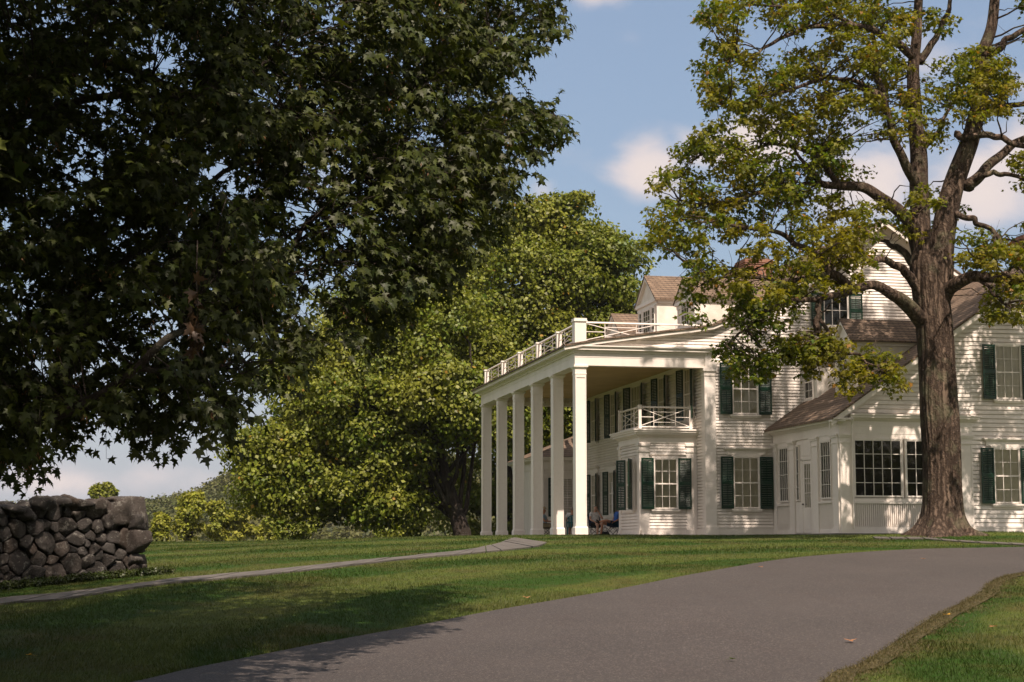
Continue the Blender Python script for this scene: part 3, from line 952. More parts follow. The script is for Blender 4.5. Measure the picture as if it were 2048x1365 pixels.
window(7.48, -1.20, 1.20, .90, 2.0, face='left', cols=4, rows=4, sash=False, inner='dim', casing=.05, sill=False)
window(7.48, -2.62, 1.20, .26, 2.0, face='left', cols=1, rows=4, sash=False, inner='dim', casing=.03, sill=False)
mb = MB(); tbox(mb, Lf, -3.98, -2.86, -.02, .02, 2.72, 3.36); tbox(mb, Lf, -3.86, -3.02, .02, .035, 2.80, 3.28); tbox(mb, Lf, -2.84, -2.32, -.02, .03, .05, 1.16)
tbox(mb, Lf, -3.98, -3.90, -.02, .05, .05, 2.72); tbox(mb, Lf, -3.05, -2.88, -.02, .05, .05, 2.72); tbox(mb, Lf, -3.98, -2.88, -.02, .05, 2.64, 2.74)
mb.build('door_frame', M['white'], house)
mb = MB(); tbox(mb, Lf, -3.90, -3.05, .0, .03, .06, .95); tbox(mb, Lf, -3.90, -3.78, .0, .03, .95, 2.62); tbox(mb, Lf, -3.17, -3.05, .0, .03, .95, 2.62); tbox(mb, Lf, -3.78, -3.17, .0, .03, 2.50, 2.62)
tbox(mb, Lf, -3.80, -3.15, .03, .04, .18, .82)
for k in (1, 2): tbox(mb, Lf, -3.78 + k * .203 - .01, -3.78 + k * .203 + .01, .0, .025, .95, 2.50)
for k in (1, 2): tbox(mb, Lf, -3.78, -3.17, .0, .024, .95 + k * .517 - .01, .95 + k * .517 + .01)
door = mb.build('door', M['white'], house)
mb = MB(); tbox(mb, Lf, -3.78, -3.17, -.01, .0, .95, 2.50); mb.build('room_backing', M['dim'], door)
mb = MB(); mb.add([Lf(-3.78, .008, .95), Lf(-3.17, .008, .95), Lf(-3.17, .008, 2.5), Lf(-3.78, .008, 2.5)], [(0, 1, 2, 3)]); mb.build('pane', M['glass'], door)
mb = MB(); tbox(mb, Lf, -3.12, -3.07, .03, .09, 1.05, 1.10); mb.build('handle', M['brass'], door)
# step below the sunroom
MB().box(7.20, 7.52, -6.62, -.3, -.34, -.035).box(7.52, 11.9, WY - .12, WY, -.34, -.03).build('step', M['white'], house)
MB().box(7.14, 7.50, -6.70, -.35, -.034, .012).box(7.50, 11.9, WY - .20, WY, -.0345, .0115).build('step_tread', M['lead'], house)
# wing windows
window(13.77, WY, 4.68, .94, 1.88, shut=.50, hood=False)
window(13.60, WY, 1.05, .94, 1.90, shut=.50, hood=True)
window(17.6, WY, 4.68, .94, 1.88, shut=.50, hood=False)
window(17.6, WY, 1.05, .94, 1.90, shut=.50, hood=True)
# wing dormers
dormer(8.80, -4.72, -3.05, 4.75, 6.93, 7.66, 12.9, [(-3.88, 5.06, .82, 1.55, 2, 4)])
dormer(8.80, -1.30, .30, 4.75, 6.63, 7.36, 12.4, [(-.48, 5.10, .82, 1.30, 2, 4)])
# ---- low annex beyond the portico
mb = MB().box(3.0, 5.2, 20.8, 27.0, -.1, 3.9)
anx = mb.build('annex', M['white'], house)
mb = MB(); siding(mb, T_front(20.766), [(3.25, .22), (4.75, .22), (4.75, 3.3), (3.25, 3.3)], .12); mb.build('siding', M['siding'], anx)
mb = MB()
for o_, z0, z1 in [(.03, 3.35, 3.7), (.10, 3.7, 3.75), (.30, 3.78, 3.86), (.20, 3.75, 3.78), (.36, 3.86, 3.93)]: mb.box(3.0 - o_, 5.1, 20.8 - o_, 27.0, z0, z1)
mb.box(2.97, 3.25, 20.75, 20.9, -.1, 3.35)
mb.build('cornice', M['white'], anx)
MB().add([(2.6, 20.4, 3.93), (9.5, 20.4, 3.93), (9.5, 27.4, 3.93), (2.6, 27.4, 3.93), (6.0, 23.5, 5.4), (7.0, 24.0, 5.4)], [(0, 1, 5, 4), (1, 2, 5), (2, 3, 4, 5), (3, 0, 4), (3, 2, 1, 0)]).build('roof', M['shingle'], anx)
window(4.30, 20.8, 1.05, .80, 1.85, shut=.42, hood=True, ajar=.05)
# downpipe at the sunroom corner
MB().tube([(7.86, WY - .30, 3.9), (7.86, WY - .16, 3.7), (7.885, WY - .13, 3.5), (7.885, WY - .13, 2.2), (7.885, WY - .13, .15)], [.03] * 5, 8).build('downpipe', M['white'], house)

# ================================================================== FOLIAGE TOOLS
def leaf_mat(name, c1, c2, c3, trans=0.35, gloss=0.06, vs=0.35, rough=0.45, accent=None, amt=0.02):
    m, nt, out = new_mat(name)
    o = nt.obj()
    g = nt.node('ShaderNodeNewGeometry')
    rnd = g.outputs['Random Per Island']
    big = nt.maprange(nt.noise(o, vs, 3, .6), 0.38, 0.62)
    c = nt.mix(big, c1, c2)
    c = nt.mix(nt.maprange(rnd, 0.0, 1.0), c, nt.mix(0.6, c, c3))
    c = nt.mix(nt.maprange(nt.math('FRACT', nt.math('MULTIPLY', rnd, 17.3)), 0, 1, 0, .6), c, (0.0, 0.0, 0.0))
    if accent: c = nt.mix(nt.math('GREATER_THAN', nt.math('FRACT', nt.math('MULTIPLY', rnd, 53.7)), 1 - amt), c, accent)
    d = nt.node('ShaderNodeBsdfDiffuse'); nt.l.new(c, d.inputs[0])
    t = nt.node('ShaderNodeBsdfTranslucent'); nt.l.new(nt.mix(1.0, c, (1.25, 1.25, .55), 'MULTIPLY'), t.inputs[0])
    mx = nt.node('ShaderNodeMixShader'); mx.inputs[0].default_value = trans
    nt.l.new(d.outputs[0], mx.inputs[1]); nt.l.new(t.outputs[0], mx.inputs[2])
    gl = nt.node('ShaderNodeBsdfGlossy'); gl.inputs['Roughness'].default_value = rough
    m2 = nt.node('ShaderNodeMixShader'); m2.inputs[0].default_value = gloss
    nt.l.new(mx.outputs[0], m2.inputs[1]); nt.l.new(gl.outputs[0], m2.inputs[2])
    nt.l.new(m2.outputs[0], out.inputs[0])
    return m


def bark_mat(name, c1, c2, lichen, sc=6.0):
    m, nt, out = new_mat(name)
    o = nt.obj()
    mp = nt.mapping(o, (1, 1, .10))
    n = nt.noise(mp, sc, 8, .65, .4)
    n2 = nt.noise(o, 1.3, 4, .6)
    v = nt.node('ShaderNodeTexVoronoi', feature='DISTANCE_TO_EDGE'); v.inputs['Scale'].default_value = sc * 1.3
    nt.l.new(nt.mix(0.25, nt.mapping(o, (1, 1, .05)), nt.noise(o, 2.5, 5, .7, col=True)), v.inputs['Vector'])
    e = nt.maprange(v.outputs['Distance'], 0.0, 0.30, .1, 1.0)
    f = nt.math('MULTIPLY', nt.maprange(n, .3, .7), e)
    c = nt.mix(f, c2, c1)
    c = nt.mix(nt.math('MULTIPLY', nt.maprange(n2, .52, .68), .55), c, lichen)
    principled(nt, out, c, 0.9, nt.math('ADD', nt.math('MULTIPLY', e, .7), nt.math('MULTIPLY', n, .6)), 1.0, 0.05, 0.15)
    return m


M['bark'] = bark_mat('maple_bark', (0.20, 0.145, 0.108), (0.028, 0.019, 0.014), (0.14, 0.14, 0.085), 6.5)
M['bark_dark'] = bark_mat('dark_bark', (0.07, 0.055, 0.045), (0.025, 0.02, 0.017), (0.07, 0.07, 0.05), 6.0)
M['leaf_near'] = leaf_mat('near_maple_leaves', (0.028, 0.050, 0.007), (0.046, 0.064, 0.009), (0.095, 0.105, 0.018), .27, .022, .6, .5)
M['leaf_old'] = leaf_mat('old_maple_leaves', (0.080, 0.165, 0.005), (0.260, 0.228, 0.010), (0.30, 0.26, 0.02), .50, .02, .42, .6, (0.30, 0.15, 0.02), .015)
M['leaf_bg'] = leaf_mat('maple_leaves', (0.080, 0.150, 0.008), (0.180, 0.205, 0.016), (0.32, 0.32, 0.05), .26, .025, .25, .5, (0.30, 0.18, 0.03), .006)
M['leaf_far'] = leaf_mat('field_leaves', (0.24, 0.31, 0.03), (0.36, 0.36, 0.04), (0.38, 0.34, 0.06), .35, .02, .12, .6)
M['leaf_hill'] = leaf_mat('hill_leaves', (0.065, 0.095, 0.02), (0.115, 0.12, 0.03), (0.14, 0.13, 0.045), .2, .02, .02, .6)
M['weed'] = leaf_mat('weed_leaves', (0.03, 0.065, 0.006), (0.055, 0.08, 0.012), (0.08, 0.09, 0.02), .35, .04, 1.5, .5)
M['seed'] = leaf_mat('maple_seeds', (0.20, 0.085, 0.03), (0.26, 0.13, 0.05), (0.30, 0.16, 0.07), .3, .03, 2, .5)
M['dead'] = leaf_mat('dead_leaves', (0.09, 0.052, 0.025), (0.06, 0.036, 0.02), (0.11, 0.065, 0.035), .2, .03, 2, .5)


def norm(a): return a / np.maximum(np.linalg.norm(a, axis=-1, keepdims=True), 1e-9)


def T_maple():
    half = [(0, 0), (.14, -.02), (.42, -.14), (.26, .11), (.42, .16), (.62, .40), (.36, .34), (.27, .40), (.15, .42), (.20, .64), (.08, .72), (0, 1.05)]
    pts = half + [(-x, y) for x, y in half[-2:0:-1]]
    V = [(0, .30)] + pts
    V = [(x, y, -.22 * abs(x) - .20 * y * y) for x, y in V]
    n = len(pts)
    return np.array(V), np.array([(0, 1 + i, 1 + (i + 1) % n) for i in range(n)])


def T_star():
    pts = [(0, 0), (.38, -.05), (.26, .20), (.55, .42), (.22, .50), (0, 1.0), (-.22, .50), (-.55, .42), (-.26, .20), (-.38, -.05)]
    V = [(0, .32)] + pts
    V = [(x, y, -.2 * abs(x) - .15 * y * y) for x, y in V]
    n = len(pts)
    return np.array(V), np.array([(0, 1 + i, 1 + (i + 1) % n) for i in range(n)])


def T_quad():
    V = [(0, 0, 0), (.42, .40, -.12), (0, 1.0, -.16), (-.42, .40, -.12)]
    return np.array(V, float), np.array([(0, 1, 2), (0, 2, 3)])


TM, TS, TQ = T_maple(), T_star(), T_quad()
TB = (np.array([(-.05, 0, 0), (.05, 0, 0), (.03, .6, -.05), (0, 1, -.2)], float), np.array([(0, 1, 2), (0, 2, 3)]))


def leaves(name, P, D, N, size, tmpl, mat, parent=None):
    """P positions, D tip directions, N blade normals, size per leaf"""
    TV, TF = tmpl
    D = norm(D); X = norm(np.cross(D, N)); Z = np.cross(X, D)
    V = P[:, None, :] + size[:, None, None] * (TV[None, :, 0:1] * X[:, None, :] + TV[None, :, 1:2] * D[:, None, :] + TV[None, :, 2:3] * Z[:, None, :])
    k = len(TV)
    Ft = (TF[None, :, :] + (np.arange(len(P)) * k)[:, None, None]).reshape(-1, 3)
    return np_mesh(name, V.reshape(-1, 3), Ft, mat, parent)


def clump_leaves(C, R, per, size, up=0.5, shell=.35, nb=.55, nr=.42):
    """leaves spread through ellipsoidal clumps; C (n,3), R (n,3), per leaves each"""
    n = len(C)
    d = norm(rng.normal(size=(n * per, 3)))
    d[:, 2] = np.abs(d[:, 2]) * np.where(rng.random(n * per) < .68, 1, -1)
    rr = rng.random(n * per) ** shell
    Cc = np.repeat(C, per, 0); Rr = np.repeat(R, per, 0)
    jit = 1 + .28 * np.sin(d[:, 0:1] * 5 + Cc[:, 0:1] * 3) * np.sin(d[:, 2:3] * 6 + Cc[:, 1:2] * 2)
    P = Cc + d * Rr * rr[:, None] * jit
    N = norm(d * nb + np.array([0, 0, up]) + rng.normal(size=d.shape) * nr)
    D = d * .5 + np.array([0, 0, -.45]) + rng.normal(size=d.shape) * .55
    D = D - N * np.sum(D * N, 1, keepdims=True)
    sz = size * (0.6 + .7 * rng.random(n * per))
    return P, D, N, sz


class Wood:
    def __init__(s): s.V = []; s.F = []; s.k = 0
    def limb(s, P, r0, r1, sides=8, sub=4, wob=0.0, ridge=None, power=1.0):
        Q = catmull(P, sub) if len(P) > 2 or sub > 1 else [np.array(p) for p in P]
        n = len(Q)
        if wob > 0:
            L = np.linalg.norm(np.array(P[-1]) - np.array(P[0]))
            ph = rng.random(6) * 6.28
            for i in range(1, n - 1):
                t = i / n * 9
                Q[i] = Q[i] + wob * np.array([math.sin(t * 1.7 + ph[0]) + .5 * math.sin(t * 4.1 + ph[1]), math.sin(t * 1.9 + ph[2]), math.sin(t * 2.3 + ph[3]) + .5 * math.sin(t * 3.7 + ph[4])])
        R = [r0 + (r1 - r0) * (i / (n - 1)) ** power for i in range(n)]
        V, Fc = tube_arrays(Q, R, sides, ridge)
        s.V += [tuple(v) for v in V]; s.F += [tuple(i + s.k for i in f) for f in Fc]; s.k += len(V)
        return Q
    def build(s, name, mat, parent): return mesh_from(name, s.V, s.F, mat, parent, True)


def curve_to(p, q, bow=.15, n=4):
    p = np.array(p, float); q = np.array(q, float); L = np.linalg.norm(q - p)
    up = np.array([0, 0, 1.0]); j = rng.normal(size=3) * .06 * L
    return [p + (q - p) * t + up * bow * L * math.sin(math.pi * t) * .6 + j * math.sin(math.pi * t) for t in np.linspace(0, 1, n)]


# ================================================================== BACKGROUND MAPLES BEYOND THE PORTICO
def big_tree(name, label, base, trunk_r, ells, Y0, nclump, per, lsize, group=None, mat='leaf_bg', bark='bark_dark', cr=(.8, 1.5), limbs=26, seed=1, lean=(0, 0)):
    """ells: crown lobes as (px, py, rx_px, ry_px, depth offset)"""
    global rng
    rng = np.random.default_rng(seed)
    root = empty(name, tuple(base), 0, label, 'tree', group)
    base = np.array(base, float)
    C = []; R = []; wts = []
    E3 = []
    for (px, py, rx, ry, dy) in ells:
        c = at(px, py, Y0 + dy); k = (Y0 + dy) / F
        E3.append((c, np.array([rx * k, max(rx, ry) * k * .9, ry * k])))
    wts = np.array([e[1][0] * e[1][2] + e[1][1] * e[1][2] for e in E3]); wts /= wts.sum()
    for _ in range(nclump):
        i = rng.choice(len(E3), p=wts); c, r = E3[i]
        d = norm(rng.normal(size=3)); q = rng.random()
        rr = rng.uniform(.72, 1.0) if q < .85 else rng.random() ** .5 * .9
        p = c + d * r * rr
        # skip if deep inside another lobe
        deep = any(np.sum(((p - c2) / r2) ** 2) < .42 for j, (c2, r2) in enumerate(E3) if j != i)
        if deep and rng.random() < .8: continue
        if p[2] < terrain(p[0], p[1]) + .4: continue
        s = rng.uniform(*cr)
        C.append(p); R.append((s * 1.15, s * 1.15, s * .72))
    C = np.array(C); R = np.array(R)
    P, D, N, sz = clump_leaves(C, R, per, lsize, up=.35, shell=.28, nb=.95, nr=.62)
    crown = leaves('crown', P - base, D, N, sz, TQ, M[mat], root)
    w = Wood()
    top = np.array([e[0] for e in E3]).mean(0); top = np.array([base[0] * .5 + top[0] * .5 + lean[0], base[1] * .5 + top[1] * .5, max(e[0][2] for e in E3)])
    ph = rng.random(3) * 6
    trunkP = [base + (0, 0, -.3), base + (0, 0, .5), base + (top - base) * .25, base + (top - base) * .55, top]
    trunkP = [p - base for p in trunkP]
    Q = w.limb(trunkP, trunk_r * 1.15, trunk_r * .15, 14, 6, ridge=lambda i, t: 1 + .09 * math.sin(3 * t + ph[0]) + .05 * math.sin(7 * t + ph[1] + i * .2))
    order = [i for i in rng.permutation(len(C)) if C[i][2] > base[2] + .38 * (top[2] - base[2])][:limbs]
    for k in order:
        tgt = C[k] - base
        t = rng.uniform(.30, .80)
        st = Q[int(t * (len(Q) - 1))]
        w.limb(curve_to(st, tgt, .18), trunk_r * .34 * (1 - t * .5), .04, 6, 3, wob=.08)
    w.build('trunk', M[bark], root)
    return root


def gbase(px, Y): 
    x = (px - W / 2) / F * math.hypot(1, 0) * Y / math.cos(TH) * math.cos(TH)
    x = at(px, YH, Y)[0]
    return (x, Y, float(terrain(x, Y)) - .05)


GRP = 'tall maples standing beyond the portico'
big_tree('maple_tree', 'broad spreading maple with thick dark trunk, leaning over the lawn left of the portico', gbase(922, 92), .50,
         [(650, 920, 135, 110, 0), (568, 950, 82, 78, -1), (750, 830, 190, 130, 0), (820, 700, 180, 120, 1), (730, 990, 120, 60, -1), (880, 800, 120, 80, -1), (640, 760, 110, 100, 2), (790, 950, 75, 75, 0), (512, 905, 40, 50, 0), (1000, 800, 90, 90, 2)],
         92, 470, 470, .21, GRP, seed=11, limbs=26, cr=(.7, 1.75))
big_tree('maple_tree', 'tallest rounded maple rising above the roof balustrade', gbase(1075, 108), .7,
         [(1120, 500, 120, 110, 0), (1185, 560, 95, 85, -1), (1040, 600, 140, 120, -1), (1180, 660, 100, 90, 0), (1020, 740, 170, 140, 0), (1090, 440, 70, 55, 0), (1120, 820, 140, 120, -2), (940, 680, 110, 120, 2)],
         108, 440, 440, .23, GRP, seed=12, limbs=30, cr=(.8, 1.9))
big_tree('maple_tree', 'dark maple seen in the gaps between the columns', gbase(1010, 118), .6,
         [(1000, 900, 140, 120, 0), (1130, 930, 130, 130, 0), (900, 960, 110, 110, 2), (1060, 1010, 150, 70, 0)],
         118, 150, 500, .21, GRP, seed=13, limbs=16)
big_tree('maple_tree', 'pale leafed maple filling the gap behind the broad spreading maple', gbase(800, 125), .6,
         [(760, 640, 130, 120, 0), (850, 560, 110, 110, 0), (920, 480, 90, 90, 2), (700, 740, 130, 110, 0), (800, 820, 160, 140, 0)],
         125, 180, 500, .21, GRP, seed=14, limbs=20)


# low shrubs under the maples
def shrub(name, label, px, py, rx, ry, Y, n, per, ls, mat, seed, group=None, cat='shrub', trunk=True):
    global rng
    rng = np.random.default_rng(seed)
    k = Y / F; c = at(px, py, Y)
    base = np.array([c[0], Y, min(c[2] - ry * k, float(terrain(c[0], Y)))])
    root = empty(name, tuple(base), 0, label, cat, group)
    d = norm(rng.normal(size=(n, 3))); C = c + d * np.array([rx, rx, ry]) * k * (rng.random((n, 1)) ** .4) * .85
    s = rng.uniform(.5, 1.0, (n, 1)) * max(rx, ry) * k * .30
    P, D, N, sz = clump_leaves(C, np.hstack([s, s, s * .85]), per, ls)
    leaves('crown' if cat == 'tree' else 'foliage', P - base, D, N, sz, TQ, M[mat], root)
    w = Wood()
    if cat == 'tree':
        w.limb([(0, 0, 0), (0.1 * s[0, 0], 0, (c[2] - base[2]) * .6), tuple(c - base)], ry * k * .09, .03, 7, 3)
    for i in range(min(n, 8)): w.limb(curve_to(np.array([0, 0, (c[2] - base[2]) * (.45 if cat == 'tree' else 0)]), C[i] - base, .1), .03 + ry * k * .02, .015, 5, 2)
    w.build('trunk' if cat == 'tree' else 'stems', M['bark_dark'], root)
    return root


shrub('shrub', 'sunlit shrub under the left edge of the broad maple', 590, 1062, 60, 26, 118, 16, 160, .22, 'leaf_bg', 21)
shrub('shrub', 'dark low shrub just left of the thick maple trunk', 800, 1058, 70, 28, 112, 18, 170, .22, 'leaf_bg', 22)
shrub('shrub', 'small shrub between the maple trunk and the farthest column', 955, 1062, 28, 26, 110, 10, 150, .2, 'leaf_bg', 23)
shrub('shrub', 'leafy shrub seen between the middle columns', 1055, 1045, 50, 45, 112, 14, 170, .22, 'leaf_bg', 24)
FT = 'young trees in the field below the lawn'
shrub('young_tree', 'tall narrow yellow green tree in the field right of the stone wall', 382, 1028, 34, 64, 150, 26, 260, .26, 'leaf_far', 31, FT, 'tree')
shrub('young_tree', 'rounded bright tree between the narrow tree and the broad maple', 452, 1042, 54, 56, 160, 30, 280, .28, 'leaf_far', 32, FT, 'tree')
shrub('young_tree', 'low bushy tree just past the end of the stone wall', 318, 1056, 38, 36, 140, 20, 220, .24, 'leaf_far', 33, FT, 'tree')
shrub('young_tree', 'yellowish bushy tree half hidden by the broad maple at the lawn edge', 540, 1066, 55, 26, 165, 20, 220, .28, 'leaf_far', 34, FT, 'tree')
shrub('hill_tree', 'lone round tree showing above the stone wall capstone', 208, 988, 34, 23, 230, 22, 260, .42, 'leaf_bg', 35, None, 'tree')
shrub('hill_tree', 'low wide tree crown peeping over the middle of the stone wall', 95, 1008, 36, 11, 230, 14, 200, .42, 'leaf_bg', 36, None, 'tree')

# ================================================================== HILLS
ridge_px = [-900, -200, 0, 120, 290, 345, 395, 430, 470, 530, 600, 700, 850, 1100, 1500, 2300, 3200]
ridge_py = [1010, 1004, 1003, 1004, 1003, 997, 984, 968, 948, 925, 900, 890, 900, 960, 1000, 1010, 1010]


def hill(X, Y):
    px = W / 2 + F * X / np.maximum(Y, 1) 
    rz = (YH - np.interp(px, ridge_px, ridge_py)) / F * 720
    t = np.clip((Y - 330) / (720 - 330), 0, 1); t = t * t * (3 - 2 * t)
    back = np.clip((Y - 720) / 900, 0, 1)
    bump = 2.5 * np.sin(X * .045 + Y * .03) + 2.0 * np.sin(X * .11 - Y * .05 + 1) + 1.2 * np.sin(X * .23 + 2) * np.sin(Y * .19)
    low = np.clip((Y - 300) / 120, 0, 1) * 9
    return EYE + (-9.5) * (1 - t) + (rz - 5.5) * t * (1 - .3 * back) + bump * np.clip((Y - 300) / 100, 0, 1) * .5


hx = np.arange(-520, 521, 10.0); hy = np.concatenate([np.arange(290, 760, 10.0), np.arange(770, 1700, 60.0)])
HX, HY = np.meshgrid(hx, hy); HZ = hill(HX, HY)
idx = np.arange(HX.size).reshape(HX.shape)
quads = np.stack([idx[:-1, :-1], idx[:-1, 1:], idx[1:, 1:], idx[1:, :-1]], -1).reshape(-1, 4)
M['hill'] = simple_mat('hill_ground', (0.05, 0.065, 0.025), (0.035, 0.045, 0.02), .02, 0.95)
tag(np_mesh('hills', np.stack([HX, HY, HZ], -1).reshape(-1, 3), quads, M['hill'], smooth=True), kind='structure')
rng = np.random.default_rng(41)
nT = 9000
tX = rng.uniform(-260, 20, nT); tY = rng.uniform(310, 735, nT)
keep = (tX / tY > -.36) & (tX / tY < .02)
tX, tY = tX[keep], tY[keep]; r_ = rng.uniform(1.8, 4.0, len(tX)) * (.8 + .2 * np.sin(tX * .05))
C = np.stack([tX, tY, hill(tX, tY) + r_ * .8], -1)
P, D, N, sz = clump_leaves(C, np.stack([r_, r_, r_ * .95], -1), 60, 1.15, shell=.25)
tag(leaves('hill_forest', P, D, N, sz, TQ, M['leaf_hill']), 'distant green wood covering the hillside beyond the field', 'wood', kind='stuff')
# reeds and grasses in the field below the lawn
rng = np.random.default_rng(42)
n = 60000
mX = rng.uniform(-62, 10, n); mY = rng.uniform(132, 260, n)
mZ = terrain(mX, mY)
P = np.stack([mX, mY, mZ], -1); D = np.stack([rng.normal(size=n) * .35, rng.normal(size=n) * .35, np.ones(n)], -1)
N = np.stack([rng.normal(size=n), -np.ones(n), rng.normal(size=n) * .2 + .3], -1)
M['reed'] = leaf_mat('field_reeds', (0.20, 0.19, 0.07), (0.13, 0.17, 0.04), (0.30, 0.26, 0.15), .3, .02, .06, .6)
tag(leaves('field_grass', P, D, N, rng.uniform(1.0, 2.6, n), TB, M['reed']), 'tall yellow field grass and brush below the edge of the lawn', 'grass', kind='stuff')
# ================================================================== OLD MAPLE IN FRONT OF THE HOUSE
rng = np.random.default_rng(51)
TY = 56.0
tb = gbase(1885, TY); tb = np.array([tb[0], TY, float(terrain(tb[0], TY))])
old = empty('maple_tree', tuple(tb), 0, 'old maple with thick furrowed trunk standing in front of the sunroom windows', 'tree')


def q(px, py, dy=0.0): return at(px, py, TY + dy) - tb
w = Wood()
# trunk: traced spine with measured widths
tr = [(1886, 1078, 64), (1884, 1060, 52), (1884, 1040, 45), (1884, 1010, 39.5), (1883, 960, 38), (1882, 900, 38.5), (1879, 840, 39), (1876, 780, 37.5), (1873, 720, 36.5), (1869, 660, 36.5), (1864, 610, 36), (1860, 565, 37), (1858, 530, 38), (1857, 505, 32)]
pts = [q(a, b) for a, b, _ in tr]; rad = [c * .95 * TY / F for _, _, c in tr]
n_s = 120; NR = 150
pts = np.array(pts); tt = np.linspace(0, 1, len(pts)); ti = np.linspace(0, 1, NR)
pz = np.stack([np.interp(ti, tt, pts[:, i]) for i in range(3)], -1); rr = np.interp(ti, tt, rad)
ker = np.ones(7) / 7
for i in range(3): pz[3:-3, i] = np.convolve(pz[:, i], ker, 'valid')
rr[3:-3] = np.convolve(rr, ker, 'valid')
th = np.linspace(0, 2 * np.pi, n_s, endpoint=False)
V = np.zeros((NR, n_s, 3))
phs = rng.random(12) * 6.28
for i in range(NR):
    h = pz[i, 2]
    fl = math.exp(-max(h, 0) / .28)
    base_r = rr[i]
    furrow = np.abs(np.sin(th * 13 + .8 * np.sin(h * 1.9 + phs[0]) + 1.6 * np.sin(3 * th + h * .6))) ** .6
    fine = np.abs(np.sin(th * 29 + 1.4 * np.sin(h * 3.1 + phs[1]) + 2 * np.sin(5 * th + h * .9)))
    lobes = .05 * np.sin(3 * th + phs[2] + .25 * h) + .035 * np.sin(5 * th + phs[3] - .35 * h)
    roots = fl * (.12 + .42 * np.maximum(np.sin(5 * th + phs[4]), 0) + .22 * np.maximum(np.sin(9 * th + phs[5]), 0))
    r = base_r * (1 + lobes + roots) + .050 * (furrow - .6) + .024 * (fine - .5)
    V[i, :, 0] = pz[i, 0] + r * np.cos(th); V[i, :, 1] = pz[i, 1] + r * np.sin(th); V[i, :, 2] = h
    # burl knot facing the drive
    g_ = np.exp(-((th - 4.95) / .30) ** 2 - ((h - 5.55) / .30) ** 2)
    V[i, :, 0] += .12 * g_ * np.cos(th); V[i, :, 1] += .12 * g_ * np.sin(th)
    g2 = np.exp(-((th - 4.95) / .075) ** 2 - ((h - 5.58) / .10) ** 2)
    V[i, :, 0] -= .16 * g2 * np.cos(th); V[i, :, 1] -= .16 * g2 * np.sin(th)
Vf = V.reshape(-1, 3)
Fq = [(i * n_s + k, i * n_s + (k + 1) % n_s, (i + 1) * n_s + (k + 1) % n_s, (i + 1) * n_s + k) for i in range(NR - 1) for k in range(n_s)]
w.V += [tuple(v) for v in Vf]; w.F += Fq; w.k += len(Vf)


